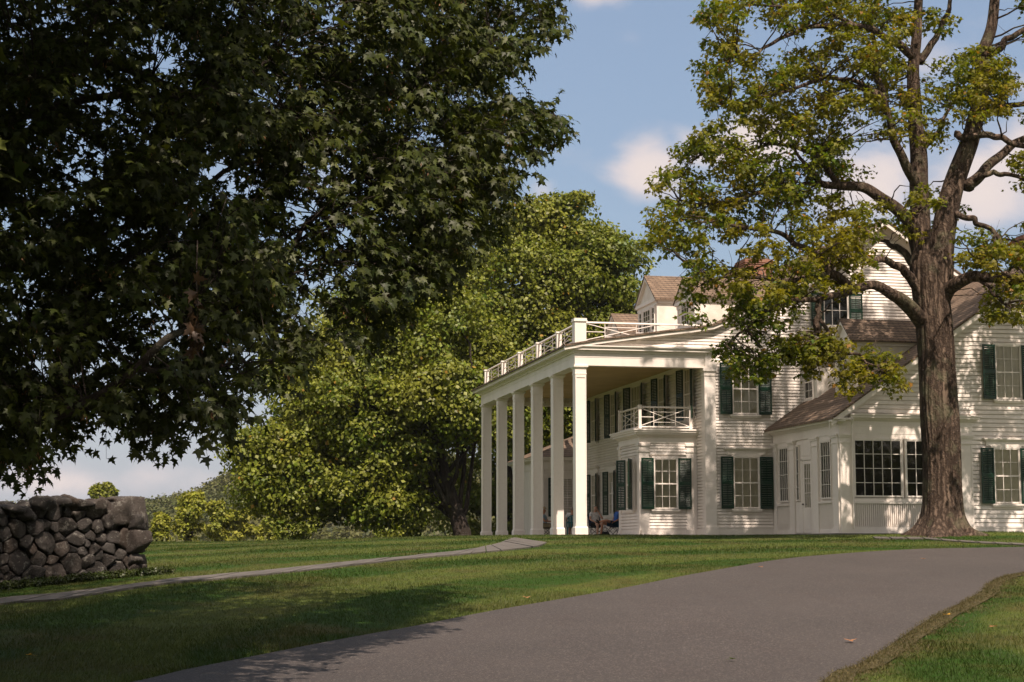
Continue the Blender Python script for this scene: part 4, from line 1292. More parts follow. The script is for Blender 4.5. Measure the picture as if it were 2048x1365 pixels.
def rdg(a=.07, f=9):
    p0, p1 = rng.random(2) * 6.28
    return lambda i, t: 1 + a * (abs(math.sin(t * f * .5 + p0 + .3 * math.sin(i * .35))) - .5) + .05 * math.sin(2 * t + p1 + i * .12) + .04 * math.sin(3 * t - i * .21)
k_ = TY / F
BR = []      # traced main branches: (points(px,py,dy)), radius px start, end
main = [
    ([(1878, 560, 0), (1886, 490, .1), (1900, 400, .2), (1925, 320, .2), (1948, 250, .2), (1962, 190, .2), (1966, 110, .3), (1985, 40, .4), (1992, -60, .5), (1985, -220, .6)], 26, 8),
    ([(1848, 560, 0), (1843, 480, .1), (1840, 400, .2), (1836, 320, .3), (1830, 240, .3), (1828, 150, .4), (1834, 60, .5), (1838, -60, .6), (1830, -220, .5)], 23, 7),
    ([(1845, 520, .6), (1826, 455, -.1), (1800, 425, -.3), (1765, 398, -.5), (1725, 376, -.7), (1680, 371, -.9), (1640, 366, -1.1), (1618, 335, -1.3), (1590, 300, -1.4)], 17, 3),
    ([(1832, 375, .2), (1812, 330, -.2), (1790, 280, -.5), (1772, 225, -.8), (1762, 190, -1.0), (1735, 175, -1.2), (1690, 160, -1.5), (1640, 150, -1.7)], 11, 3),
    ([(1772, 225, -.8), (1758, 170, -.6), (1748, 110, -.4), (1745, 50, -.2), (1740, -40, 0)], 8, 3),
    ([(1850, 650, 0), (1829, 624, -.5), (1806, 603, -.9), (1785, 589, -1.2), (1752, 572, -1.6), (1715, 578, -2.0), (1672, 590, -2.4), (1630, 600, -2.8), (1580, 600, -3.2)], 16, 4),
    ([(1852, 590, 0), (1822, 556, -.3), (1800, 536, -.5), (1778, 524, -.8), (1748, 519, -1.1), (1718, 521, -1.4), (1680, 530, -1.8)], 11, 4),
    ([(1845, 560, 0), (1816, 515, .2), (1790, 493, .4), (1762, 482, .6), (1735, 470, .8)], 9, 3),
    ([(1715, 578, -2.0), (1682, 560, -2.2), (1660, 545, -2.4), (1652, 525, -2.5), (1628, 508, -2.6), (1600, 492, -2.8), (1575, 476, -3.0), (1540, 463, -3.3), (1493, 455, -3.6), (1443, 446, -4.0)], 10, 3),
    ([(1640, 600, -2.7), (1635, 640, -2.9), (1634, 668, -3.0)], 6, 9),
    ([(1885, 600, 0), (1900, 578, -.4), (1922, 562, -.8), (1955, 554, -1.2), (2003, 555, -1.6), (2060, 560, -2.0), (2130, 570, -2.4)], 15, 7),
    ([(1905, 425, 0), (1930, 434, -.4), (1950, 440, -.6), (1955, 449, -.7), (1972, 451, -.8), (1982, 464, -.9), (1998, 476, -1.0), (2006, 494, -1.1), (2018, 510, -1.2), (2032, 529, -1.3)], 7, 3),
    ([(1990, 470, -.95), (1988, 486, -1.1), (1975, 498, -1.2), (1950, 515, -1.3)], 3.5, 2),
    ([(1935, 375, 0), (1955, 355, .3), (1975, 335, .6), (2000, 312, .9), (2030, 288, 1.2), (2075, 265, 1.5), (2140, 230, 2)], 13, 6),
    ([(1940, 372, 0), (1965, 352, -.3), (1990, 347, -.5), (2025, 352, -.8), (2080, 372, -1.2)], 7, 4),
    ([(1910, 268, .2), (1934, 275, -.1), (1978, 270, -.4), (2010, 280, -.6), (2048, 292, -.8), (2110, 300, -1)], 8, 5),
    ([(1948, 235, .2), (1975, 226, .5), (2005, 215, .8), (2048, 208, 1.1), (2110, 190, 1.4)], 8, 5),
    ([(1965, 120, .3), (1990, 104, .6), (2015, 80, .9), (2048, 58, 1.2), (2100, 20, 1.6)], 9, 5),
    ([(1842, 125, .5), (1862, 90, .7), (1884, 55, .9), (1898, 10, 1.1), (1912, -60, 1.3)], 8, 4),
    ([(1832, 120, .4), (1800, 90, 0), (1760, 70, -.4), (1720, 52, -.8), (1685, 40, -1.1), (1630, 16, -1.5), (1550, 10, -1.9), (1460, 16, -2.4)], 9, 2),
    ([(1720, 52, -.8), (1680, 50, -1.2), (1646, 50, -1.5), (1600, 62, -1.8), (1556, 78, -2.1), (1530, 98, -2.4), (1505, 118, -2.7), (1460, 125, -3)], 6, 2),
    ([(1840, 300, .3), (1872, 270, .6), (1890, 235, .8), (1900, 215, .9)], 6, 3),
    ([(1765, 200, -1), (1735, 185, -1.1), (1690, 162, -1.5), (1640, 158, -1.9), (1580, 180, -2.3), (1520, 200, -2.7), (1450, 215, -3.2)], 6, 2),
    ([(1640, 366, -1.1), (1590, 375, -1.5), (1530, 385, -2.0), (1470, 400, -2.5), (1410, 410, -3.0), (1360, 400, -3.4)], 5, 2),
    ([(1680, 371, -.9), (1650, 330, -1.2), (1610, 300, -1.6), (1550, 290, -2.1), (1480, 300, -2.6), (1400, 310, -3.1)], 6, 2),
    ([(1580, 600, -3.2), (1530, 620, -3.6), (1490, 660, -3.9), (1450, 690, -4.2)], 5, 2),
    ([(1640, 640, -2.9), (1680, 700, -3.2), (1715, 710, -3.4), (1760, 740, -3.7)], 4, 2),
    ([(1660, 545, -2.4), (1600, 560, -2.9), (1540, 560, -3.3), (1480, 550, -3.8), (1420, 560, -4.2)], 6, 2),
    ([(1955, 554, -1.2), (1990, 590, -1.6), (2010, 610, -1.8)], 4, 2),
    ([(1838, -60, .6), (1800, -160, 0), (1740, -260, -.8)], 8, 3), ([(1992, -60, .5), (2050, -200, 1), (2110, -330, 1.6)], 8, 3),
    ([(2130, 570, -2.4), (2250, 560, -3)], 7, 3),
]
allpts = []
for P, a, b in main:
    Q = w.limb([q(*p) for p in P], a * k_, b * k_ * .85, 14 if a > 9 else 8, 6, wob=.035 if a < 12 else .02, ridge=rdg(.10 if a > 12 else .05))
    allpts += [(x, b) for x in Q]
AP = np.array([a for a, _ in allpts])
# leaf masses (px, py, rx, ry, density)
blobs = [(1440, 25, 50, 32, 1), (1520, 15, 60, 28, 1), (1600, 30, 60, 40, .9), (1700, 30, 70, 45, 1), (1790, 35, 50, 45, 1), (1870, 45, 35, 30, .8),
         (1445, 85, 42, 32, .9), (1425, 150, 30, 55, .9), (1480, 110, 35, 30, .6), (1535, 150, 60, 38, .8), (1610, 140, 65, 42, .9), (1700, 110, 60, 42, 1), (1780, 130, 55, 55, .9),
         (1455, 210, 45, 42, .9), (1530, 220, 70, 40, .9), (1620, 225, 65, 38, 1), (1700, 210, 65, 45, 1), (1790, 230, 50, 50, .9), (1875, 170, 30, 50, .7), (1865, 260, 30, 45, .7),
         (1965, 135, 55, 42, 1.5), (1990, 185, 48, 42, 1.5), (1940, 200, 42, 45, 1.4), (1430, 275, 42, 30, .7), (1640, 280, 60, 30, .8), (1560, 270, 50, 30, .8),
         (1385, 300, 42, 32, .9), (1460, 320, 60, 38, .9), (1540, 335, 60, 38, .9), (1630, 320, 55, 38, .9), (1695, 320, 40, 45, .7),
         (1350, 365, 42, 32, .9), (1430, 385, 60, 36, 1), (1520, 390, 70, 36, .9), (1600, 405, 60, 34, .9), (1690, 410, 40, 26, .6),
         (1340, 435, 42, 36, 1), (1420, 450, 60, 38, 1), (1495, 450, 55, 26, .8), (1530, 502, 50, 20, .8), (1490, 560, 45, 22, .8), (1590, 455, 50, 26, .7), (1320, 488, 34, 24, 1), (1385, 500, 40, 28, .8),
         (1850, 405, 48, 32, 1), (1840, 445, 40, 30, .8), (1700, 450, 55, 34, 1), (1655, 480, 50, 28, .8), (1740, 430, 35, 28, .8),
         (1585, 535, 48, 30, .9), (1440, 550, 40, 24, .7), (1405, 560, 38, 24, .7), (1640, 535, 50, 30, .9), (1700, 520, 45, 34, 1),
         (1530, 595, 70, 34, .9), (1445, 600, 50, 28, .7), (1590, 600, 45, 36, 1), (1690, 572, 46, 22, 1.1), (1385, 640, 22, 18, .6), (1370, 600, 20, 16, .5), (1490, 650, 40, 30, .8), (1540, 665, 36, 28, .8),
         (1455, 700, 38, 28, .7), (1500, 730, 58, 32, 1), (1565, 715, 45, 28, .9), (1615, 700, 50, 36, 1.2), (1655, 690, 40, 28, 1.1), (1640, 735, 40, 20, .8), (1720, 725, 38, 32, 1.2), (1705, 765, 26, 30, 1), (1775, 762, 40, 26, .9), (1800, 720, 30, 24, .6),
         (1960, 490, 42, 30, 1.0), (2000, 520, 46, 34, 1.2), (2046, 520, 25, 30, 1.0), (2035, 570, 40, 34, 1.3), (2000, 615, 38, 30, 1.2), (2044, 345, 26, 36, 1), (1935, 525, 36, 18, .8), (2042, 640, 20, 22, .8), (1918, 425, 15, 12, .6),
         # beyond the frame: top and right
         (1500, -60, 90, 45, 1), (1650, -60, 90, 50, 1), (1800, -70, 90, 50, 1), (1950, -70, 90, 50, 1), (1600, -150, 90, 50, 1), (1750, -170, 100, 50, 1), (1900, -180, 100, 60, 1), (2050, -140, 90, 60, 1), (1700, -260, 90, 50, 1), (1850, -280, 110, 60, 1), (2000, -280, 100, 60, 1), (1900, -370, 90, 40, 1),
         (2110, -20, 80, 70, 1), (2150, 100, 90, 70, 1), (2130, 230, 80, 70, 1), (2200, 330, 90, 70, 1), (2130, 440, 80, 60, 1), (2210, 500, 90, 60, 1), (2130, 600, 70, 50, 1), (2230, 180, 80, 70, 1), (2300, 420, 60, 60, 1), (2240, 0, 70, 70, 1)]
CL = []; RL = []
for (bx, by, rx, ry, dn) in blobs:
    nn = max(2, int(dn * rx * ry / 88 * (.40 if by < -20 else .55 if bx > 2090 else 1.0)))
    left = (1880 - bx) / 520.0
    for _ in range(nn):
        a = rng.random() * 6.28; r0_ = math.sqrt(rng.random())
        px, py = bx + rx * r0_ * math.cos(a), by + ry * r0_ * math.sin(a)
        dy = -3.2 * np.clip(left, 0, 1) + rng.normal() * 1.6 + (.4 if by < 450 else -.6)
        if by > 640: dy = -3.3 + rng.normal() * .5
        dy = min(dy, 3.0)
        s = rng.uniform(.20, .42)
        CL.append(q(px, py, dy)); RL.append((s * 1.25, s * 1.25, s * .75))
CL = np.array(CL); RL = np.array(RL)
P, D, N, sz = clump_leaves(CL, RL, 44, .135, up=.55, shell=.5)
leaves('crown', P, D, N, sz, TS, M['leaf_old'], old)
# twigs from each leaf clump back to the nearest branch
for i in range(len(CL)):
    if rng.random() < .35: continue
    d = AP - CL[i]; dist_ = np.linalg.norm(d, axis=1) + .6 * np.maximum(d[:, 2], 0)
    j = int(np.argmin(dist_))
    L = np.linalg.norm(AP[j] - CL[i])
    if L > 3.2: continue
    w.limb(curve_to(AP[j], CL[i] + rng.normal(size=3) * .1, .10, 4), .014 + .007 * L, .006, 4, 2, wob=.03)
    if i % 3 == 0:                                             # bare side twigs
        m_ = (AP[j] + CL[i]) / 2; e_ = m_ + rng.normal(size=3) * .45
        w.limb([m_, (m_ + e_) / 2 + rng.normal(size=3) * .06, e_], .012, .004, 3, 2)
w.build('trunk', M['bark'], old)

# ================================================================== NEAR MAPLE OVERHANGING THE LEFT
rng = np.random.default_rng(61)
NB = np.array([-9.6, 16.5, float(terrain(-9.6, 16.5))])
near = empty('maple_tree', tuple(NB), 0, 'dark green maple in the foreground with branches hanging over the left side', 'tree')
OUT = [(-150, -150), (1110, -150), (1110, 15), (1070, 60), (1030, 95), (1005, 130), (1005, 180), (1060, 195), (1112, 225), (1100, 270), (1060, 300), (1030, 330), (1020, 400), (975, 460), (950, 510),
       (900, 535), (850, 555), (820, 600), (760, 625), (680, 655), (620, 675), (560, 700), (525, 760), (490, 780), (440, 810), (420, 845), (340, 852), (300, 825), (250, 855), (215, 825), (150, 815), (135, 848), (80, 850), (45, 885), (-10, 885), (-60, 870), (-150, 860)]
w = Wood()


def nq(px, py, Y): return at(px, py, Y) - NB
# traced limbs (px, py, Y)
tl = [([(-420, 700, 16.8), (-200, 800, 16.4), (0, 832, 16.2), (120, 828, 16.0), (200, 795, 15.8), (262, 742, 15.7), (330, 680, 15.6), (420, 640, 16.6), (540, 575, 17.4), (640, 520, 18)], 15, 2),
      ([(-500, 640, 16.8), (-200, 690, 17.2), (0, 660, 17.6), (130, 632, 18.0), (290, 500, 18.5), (400, 520, 18.8), (520, 505, 19.0), (640, 430, 19.2)], 16, 3),
      ([(-480, 500, 16.6), (-250, 430, 17), (0, 255, 17.2), (60, 228, 17.3), (140, 200, 17.4), (300, 195, 17.4), (420, 180, 17.5), (540, 120, 17.5)], 17, 3),
      ([(60, 228, 17.3), (105, 252, 17.2), (140, 180, 17.0), (165, 110, 16.9), (186, 30, 16.8), (200, -80, 16.8)], 9, 4),
      ([(-450, 560, 16.6), (-200, 570, 17), (0, 545, 17.5), (180, 480, 18), (388, 388, 18.4), (461, 342, 18.6), (560, 300, 18.8), (680, 262, 19)], 13, 2),
      ([(-420, 380, 16.6), (-100, 200, 17), (200, 120, 18), (500, 250, 18.6), (745, 222, 19), (822, 182, 19.2), (900, 140, 19.3), (980, 100, 19.4)], 15, 2.5),
      ([(500, 250, 18.6), (700, 300, 18.4), (880, 330, 18.2), (1000, 290, 18.1), (1110, 230, 18.0)], 8, 2),
      ([(540, 575, 17.4), (600, 470, 18.0), (680, 380, 18.4), (760, 325, 18.6), (850, 290, 18.8)], 6, 2),
      ([(262, 742, 15.7), (380, 730, 16.2), (480, 728, 16.6), (560, 720, 17)], 6, 2),
      ([(0, 700, 17.4), (90, 640, 17.6), (135, 632, 17.8)], 8, 3),
      ([(-400, 100, 16), (0, -80, 15), (400, -60, 14.5), (650, -100, 14.5)], 14, 4)]
LP = []
for P, a, b in tl:
    k_ = P[0][2] / F
    Q = w.limb([nq(p[0], p[1], p[2] + 5 * float(np.clip((p[0] - 480) / 600, 0, 1))) for p in P], a * k_, b * k_, 10, 6, wob=.02, ridge=rdg(.06))
    LP += Q
# trunk, off to the left
TQ_ = w.limb([(0, 0, -.3), (.05, 0, .8), (.1, .1, 2.4), (-.1, .2, 5), (.2, .1, 8.5), (0, 0, 17)], .62, .12, 20, 8, ridge=rdg(.12))
for P, a, b in tl[:6]:
    if P[0][0] < -300: w.limb(curve_to(TQ_[int(len(TQ_) * min(.8, .18 + .1 * random.random()))], nq(*P[0]), .05), .22, P[0] and a * P[0][2] / F, 10, 4)
LP = np.array(LP)
Pc = []; PX = []
# clumps inside the view
cnt = 0
while cnt < 1330:
    px = rng.uniform(-140, 1150); py = rng.uniform(-140, 930)
    if not in_poly(np.array([px]), np.array([py]), OUT)[0]: continue
    # the lower left is thin enough for sky to sparkle through
    thin = np.clip((py - 430) / 350, 0, 1) * np.clip((980 - px) / 500, .0, 1)
    gapn = math.sin(px * .021 + 1.3 * math.sin(py * .013)) * math.sin(py * .024 + 1.1 * math.sin(px * .011 + 1))
    if px < 700 and py < 740 and gapn > .27 and rng.random() < .9: continue
    if rng.random() < thin * .40: continue
    if py < 430 and rng.random() < .15: continue
    Y = rng.uniform(15.5, 22.0)
    if py > 650: Y = rng.uniform(15.5, 19.0)
    Y += 5.5 * np.clip((px - 480) / 600, 0, 1)
    Pc.append((at(px, py, Y), 0)); PX.append(px); cnt += 1
# rest of the crown around and above, outside the frame
while cnt < 1330 + 1900:
    d = norm(rng.normal(size=3)); rr = rng.random() ** .35
    p = np.array([-7.6, 17.0, 10.8]) + d * rr * np.array([10.0, 11.0, 8.8])
    if p[2] < 3.2: continue
    if p[1] < 1.5 or p[0] > -1.2 or (p[1] < 5 and p[2] < 5.2): continue
    px, py = proj(p)
    if p[1] > 3 and -260 < px < W + 250 and -240 < py < H + 300: continue
    Pc.append((p, 1)); cnt += 1
allP = []; allD = []; allN = []; allS = []; seedP = []
oP = []; oD = []; oN = []; oS = []
for ci_, (p, far_) in enumerate(Pc):
    px = PX[ci_] if ci_ < len(PX) else 0
    p = p - NB
    out = p - np.array([0, 0, 4.0]); out[2] *= .3; out = norm(out)
    if far_:
        m_ = 46
        pts = p + rng.normal(size=(m_, 3)) * np.array([.55, .55, .30])
        nn = norm(np.array([0, 0, .8]) + rng.normal(size=(m_, 3)) * .5)
        oP.append(pts); oD.append(out + np.array([0, 0, -.4]) + rng.normal(size=(m_, 3)) * .5); oN.append(nn); oS.append(rng.uniform(.14, .22, m_))
        continue
    L_ = LP - p; j = int(np.argmin(np.linalg.norm(L_, axis=1)))
    if np.linalg.norm(LP[j] - p) < 1.3: w.limb(curve_to(LP[j], p, .08, 4), .010, .004, 4, 2, wob=.02)
    for tw in range(rng.integers(4, 6)):
        dirn = norm(out * .6 + rng.normal(size=3) * .65 + np.array([0, 0, -.10])); Lt = rng.uniform(.28, .55)
        end = p + dirn * Lt + np.array([0, 0, -.14 * Lt - .03])
        mid = p + dirn * Lt * .5 + np.array([0, 0, .02])
        w.limb([p, mid, end], .004, .0018, 3, 2)
        m_ = rng.integers(10, 15)
        t = rng.random(m_) ** .7
        side = norm(np.cross(dirn, (0, 0, 1)) + 1e-6)
        base_ = p + np.outer(t, end - p) + np.outer(np.where(np.arange(m_) % 2, 1, -1) * rng.uniform(.02, .09, m_), side) + rng.normal(size=(m_, 3)) * .03
        D = dirn * .55 + np.outer(np.where(np.arange(m_) % 2, .55, -.55), side) + np.array([0, 0, -.75]) + rng.normal(size=(m_, 3)) * .28
        Nn = norm(np.array([0, 0, .75]) + dirn * .35 + np.array([0, -.35, 0]) + rng.normal(size=(m_, 3)) * .35)
        allP.append(base_); allD.append(D); allN.append(Nn); allS.append(rng.uniform(.066, .114, m_) * (1 + .12 * np.clip((px - 480) / 600, 0, 1)))
        if rng.random() < .10: seedP.append(p + (end - p) * rng.uniform(.4, .9))
cat_ = lambda a: np.concatenate(a)
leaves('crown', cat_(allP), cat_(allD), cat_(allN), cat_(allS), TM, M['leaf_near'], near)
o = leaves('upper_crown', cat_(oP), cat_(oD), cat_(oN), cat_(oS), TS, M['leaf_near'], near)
# hanging bunches of winged seeds
sp_ = np.array(seedP); k = 9
P = np.repeat(sp_, k, 0) + rng.normal(size=(len(sp_) * k, 3)) * np.array([.025, .025, .03]) - np.array([0, 0, .05])
D = np.array([0, 0, -1.0]) + rng.normal(size=P.shape) * .45; N = rng.normal(size=P.shape)
TSEED = (np.array([(0, 0, 0), (.20, .35, 0), (.16, .9, 0), (0, 1, 0), (-.10, .5, 0)], float), np.array([(0, 1, 2), (0, 2, 3), (0, 3, 4)]))
o = leaves('seed_bunches', P, D, N, rng.uniform(.03, .05, len(P)), TSEED, M['seed'], near); o['kind'] = 'stuff'
# a hanging string of dead brown leaves
c0 = nq(393, 560, 14.6); c1 = nq(388, 705, 14.6)
t = rng.random(26); P = c0 + np.outer(t, c1 - c0) + rng.normal(size=(26, 3)) * .035
o = leaves('dead_leaves', P, np.array([0, 0, -1.]) + rng.normal(size=(26, 3)) * .5, rng.normal(size=(26, 3)) + np.array([0, -1, 0]), rng.uniform(.09, .14, 26), TM, M['dead'], near)
w.limb([nq(395, 480, 14.6), c0, (c0 + c1) / 2 + (.02, 0, 0), c1], .006, .003, 4, 3)
w.build('trunk', M['bark_dark'], near)

# ================================================================== DRY STONE WALL
def rock_mat():
    m, nt, out = new_mat('field_stone')
    o = nt.obj(); g_ = nt.node('ShaderNodeNewGeometry')
    r = g_.outputs['Random Per Island']
    c = nt.ramp(r, [(0, (0.048, 0.043, 0.040)), (.35, (0.092, 0.085, 0.080)), (.6, (0.060, 0.054, 0.051)), (.85, (0.085, 0.066, 0.054)), (1, (0.125, 0.116, 0.108))])
    n = nt.noise(o, 5.0, 8, .7); n2 = nt.noise(o, 9, 7, .75)
    c = nt.mix(nt.maprange(n, .42, .62), c, nt.mix(.6, c, (0.04, 0.033, 0.028)))
    c = nt.mix(nt.math('MULTIPLY', nt.maprange(n2, .55, .62), .6), c, (0.27, 0.26, 0.23))
    principled(nt, out, c, 0.9, nt.math('ADD', nt.math('MULTIPLY', n, .8), nt.math('MULTIPLY', nt.noise(o, 24, 8, .8), .6)), 1.0, 0.10, 0.2)
    return m
M['rock'] = rock_mat()
rng = np.random.default_rng(71)
import bmesh
bm = bmesh.new(); bmesh.ops.create_icosphere(bm, subdivisions=3, radius=1.0)
SV = np.array([v.co[:] for v in bm.verts]); SF = np.array([[v.index for v in f.verts] for f in bm.faces]); bm.free()


def rock(c, size, rot, planes=11, seed=None):
    n_ = norm(rng.normal(size=(planes, 3))); dd = rng.uniform(.62, .95, planes)
    dt = SV @ n_.T
    r = np.where(dt > .05, dd[None, :] / np.maximum(dt, .05), 9.0)
    r = -np.log(np.exp(-r * 55).sum(1)) / 55
    r = np.clip(r, .3, 1.15)
    ph = rng.random(6) * 6
    r = r * (1 + .035 * np.sin(SV[:, 0] * 7 + ph[0]) * np.sin(SV[:, 1] * 6 + ph[1]) + .02 * np.sin(SV[:, 2] * 15 + ph[2]) * np.sin(SV[:, 0] * 13 + ph[3]))
    V = SV * r[:, None] * np.array(size)
    ca, sa = math.cos(rot[1]), math.sin(rot[1])
    V = np.stack([V[:, 0] * ca + V[:, 2] * sa, V[:, 1], -V[:, 0] * sa + V[:, 2] * ca], -1)
    ca, sa = math.cos(rot[0]), math.sin(rot[0])
    V = np.stack([V[:, 0] * ca - V[:, 1] * sa, V[:, 0] * sa + V[:, 1] * ca, V[:, 2]], -1)
    return V + np.array(c)


WA = at(-260, 1200, 32.6)[:2]; WB = at(292, 1140, 36.6)[:2]
wdv = WB - WA; WL = np.linalg.norm(wdv); wd_ = wdv / WL; wn = np.array([wd_[1], -wd_[0]])     # wn points toward the path
ang = math.atan2(wd_[1], wd_[0])
W0 = np.array([WA[0], WA[1], float(terrain(*WA))])
wroot = empty('stone_wall', tuple(W0), 0, 'dry stone field wall of rounded grey boulders at left edge', 'wall')
RV = []; RF = []; k = 0
bm = bmesh.new(); bmesh.ops.create_icosphere(bm, subdivisions=4, radius=1.0)
SVf = norm(np.array([v.co[:] for v in bm.verts])); SFf = np.array([[v.index for v in f.verts] for f in bm.faces]); bm.free()


def wall_h(s): return 1.66 - .16 * (s / WL) + .05 * math.sin(s * 1.7) + .03 * math.sin(s * 5.1)


def fitted(seeds, rad, frame, top):
    """tightly fitted stones: every stone is cut by the planes shared with its neighbours"""
    global k
    seeds = np.array(seeds); rad = np.array(rad)
    for i, p in enumerate(seeds):
        d = seeds - p; L = np.linalg.norm(d, axis=1); nb = np.argsort(L)[1:11]
        pl = []; dd = []
        for j in nb:
            nx = d[j] / L[j]; t = rng.normal() * .10
            pl.append((nx[0], t, nx[1])); dd.append(L[j] * rad[i] / (rad[i] + rad[j]) - .009)
        for _ in range(3): pl.append((rng.normal() * .34, -1, rng.normal() * .34)); dd.append(rng.uniform(.10, .19))
        pl.append((0, 1, 0)); dd.append(.26)
        pl.append((rng.normal() * .25, 0, 1)); dd.append(max(.05, top(p[0]) - p[1] + rng.normal() * .03)); pl.append((0, 0, -1)); dd.append(max(.05, p[1] + .05))
        for _ in range(2): q_ = rng.normal(size=3); pl.append(q_); dd.append(rad[i] * rng.uniform(.85, 1.15))
        pl = np.array(pl, float); ln = np.linalg.norm(pl, axis=1); pl /= ln[:, None]; dd = np.array(dd)
        dt = SVf @ pl.T
        r = np.where(dt > .04, dd[None] / np.maximum(dt, .04), 3.0)
        r = -np.log(np.exp(-r * 170).sum(1)) / 170
        r = np.clip(r, .02, .40)
        ph = rng.random(4) * 6
        V = SVf * r[:, None]
        V = V * (1 + .02 * np.sin(V[:, 0:1] * 40 + ph[0]) * np.sin(V[:, 2:3] * 34 + ph[1]) + .012 * np.sin(V[:, 0:1] * 90 + ph[2]) * np.sin(V[:, 1:2] * 80 + ph[3]))
        RV.append(frame(p, V)); RF.append(SFf + k); k += len(V)


def scatter(x0, x1, z1, n_try, rmin, rmax):
    P_ = []; R_ = []
    for t in range(n_try):
        r = rmin + (rmax - rmin) * (1 - t / n_try) ** 1.2 * rng.random() ** .6
        x = rng.uniform(x0, x1); z = rng.uniform(.04, z1(x) - .04)
        if all((x - a[0]) ** 2 + ((z - a[1]) * 1.18) ** 2 > ((r + b) * .90) ** 2 for a, b in zip(P_, R_)): P_.append((x, z)); R_.append(r)
    return P_, R_


def gz(s): return float(terrain(*(WA + wd_ * np.clip(s, 0, WL))))
def face_front(p, V):
    x = p[0] + V[:, 0]; n_ = V[:, 1] + .16 + .04 * p[1]; z = p[1] + V[:, 2]
    xy = WA + np.outer(x, wd_) - np.outer(n_, wn)
    return np.stack([xy[:, 0], xy[:, 1], z + gz(p[0])], -1) - W0
def face_back(p, V):
    x = p[0] - V[:, 0]; n_ = 1.0 - .16 - .04 * p[1] - V[:, 1]; z = p[1] + V[:, 2]
    xy = WA + np.outer(x, wd_) - np.outer(n_, wn)
    return np.stack([xy[:, 0], xy[:, 1], z + gz(p[0])], -1) - W0
def face_end(p, V):
    n_ = p[0] + V[:, 0]; x = WL - .14 - V[:, 1] - .03 * p[1]; z = p[1] + V[:, 2]
    xy = WA + np.outer(x, wd_) - np.outer(n_, wn)
    return np.stack([xy[:, 0], xy[:, 1], z + gz(WL)], -1) - W0
P_, R_ = scatter(-.1, WL - .05, wall_h, 5000, .085, .27); fitted(P_, R_, face_front, wall_h)
P_, R_ = scatter(-.1, WL - .05, wall_h, 1500, .12, .27); fitted(P_, R_, face_back, wall_h)
P_, R_ = scatter(.05, .95, lambda x: 1.3, 900, .10, .24); fitted(P_, R_, face_end, lambda x: 1.3)
s = 0
while s < WL - .2:                                         # loose cap stones
    d_ = rng.uniform(.22, .5)
    for n_ in (.2, .5, .8):
        sx = s + d_ / 2 + rng.normal() * .08
        xy = WA + wd_ * sx - wn * (n_ + rng.normal() * .05)
        V = rock((xy[0], xy[1], gz(sx) + wall_h(sx) - .04 + rng.normal() * .05), (d_ * .6, .28, rng.uniform(.09, .19)), (ang + rng.normal() * .2, rng.normal() * .22), planes=9)
        RV.append(V - W0); RF.append(SF + k); k += len(V)
    s += d_ * .85
    if s > WL - 1.2: break
np_mesh('stones', cat_(RV), cat_(RF), M['rock'], wroot, smooth=True)
# big upright capstone at the end
RV = []; RF = []; k = 0
cs = at(250, 1022, 36.5)
V = SVf.copy()
n_ = norm(np.array([[1, .12, .03], [-1, 0, .30], [.06, -1, .08], [0, 1, 0], [.03, 0, 1], [-.42, -.1, 1], [0, 0, -1], [.75, -.6, .1], [-.6, -.6, .3], [-.3, -.9, -.2], [.5, .1, 1.0]])); dd = np.array([.80, .92, .80, .8, .80, .86, .82, 1.0, 1.0, .84, 1.08])
dt = V @ n_.T; r = np.where(dt > .03, dd / np.maximum(dt, .03), 9.0); r = -np.log(np.exp(-r * 120).sum(1)) / 120
r *= 1 + .02 * np.sin(V[:, 0] * 9) * np.sin(V[:, 2] * 7 + 1)
V = V * (1 + .015 * np.sin(V[:, 0:1] * 22) * np.sin(V[:, 1:2] * 5)) * r[:, None] * np.array([.44, .38, .37]); V = np.stack([V[:, 0] * wd_[0] - V[:, 1] * wd_[1], V[:, 0] * wd_[1] + V[:, 1] * wd_[0], V[:, 2]], -1)
np_mesh('capstone', V + cs - W0, SFf, M['rock'], wroot, smooth=True)['label'] = 'large upright grey boulder at the end of the wall'
c_ = MB(); p0 = WA - wn * .30; p1 = WB - wn * .30 - wd_ * .28; p2 = WB - wn * .70 - wd_ * .28; p3 = WA - wn * .72
zb = float(terrain(*WB)); za = float(terrain(*WA))
c_.add([(p0[0], p0[1], za - .2), (p1[0], p1[1], zb - .2), (p2[0], p2[1], zb - .2), (p3[0], p3[1], za - .2), (p0[0], p0[1], za + 1.5), (p1[0], p1[1], zb + 1.25), (p2[0], p2[1], zb + 1.25), (p3[0], p3[1], za + 1.5)],
       [(0, 3, 2, 1), (4, 5, 6, 7), (0, 1, 5, 4), (1, 2, 6, 5), (2, 3, 7, 6), (3, 0, 4, 7)])
M['rubble'] = simple_mat('rubble_core', (0.02, 0.017, 0.015), None, 4, .95)
co = c_.build('rubble_core', M['rubble'], wroot); co.location = (-WA[0], -WA[1], -za)
# weeds along the foot of the wall
n = 520
s = rng.random(n) * (WL + .5); off = rng.uniform(.02, .55, n) * (1 - .3 * s / WL)
xy = WA + np.outer(s, wd_) + np.outer(off, wn)
C = np.stack([xy[:, 0], xy[:, 1], terrain(xy[:, 0], xy[:, 1]) + .07], -1)
r_ = rng.uniform(.06, .15, n)
P, D, N, sz = clump_leaves(C, np.stack([r_, r_, r_ * .8], -1), 30, .042)
tag(leaves('weeds', P, D, N, sz, TQ, M['weed']), 'leafy green weeds growing along the foot of the stone wall', 'weeds', kind='stuff')

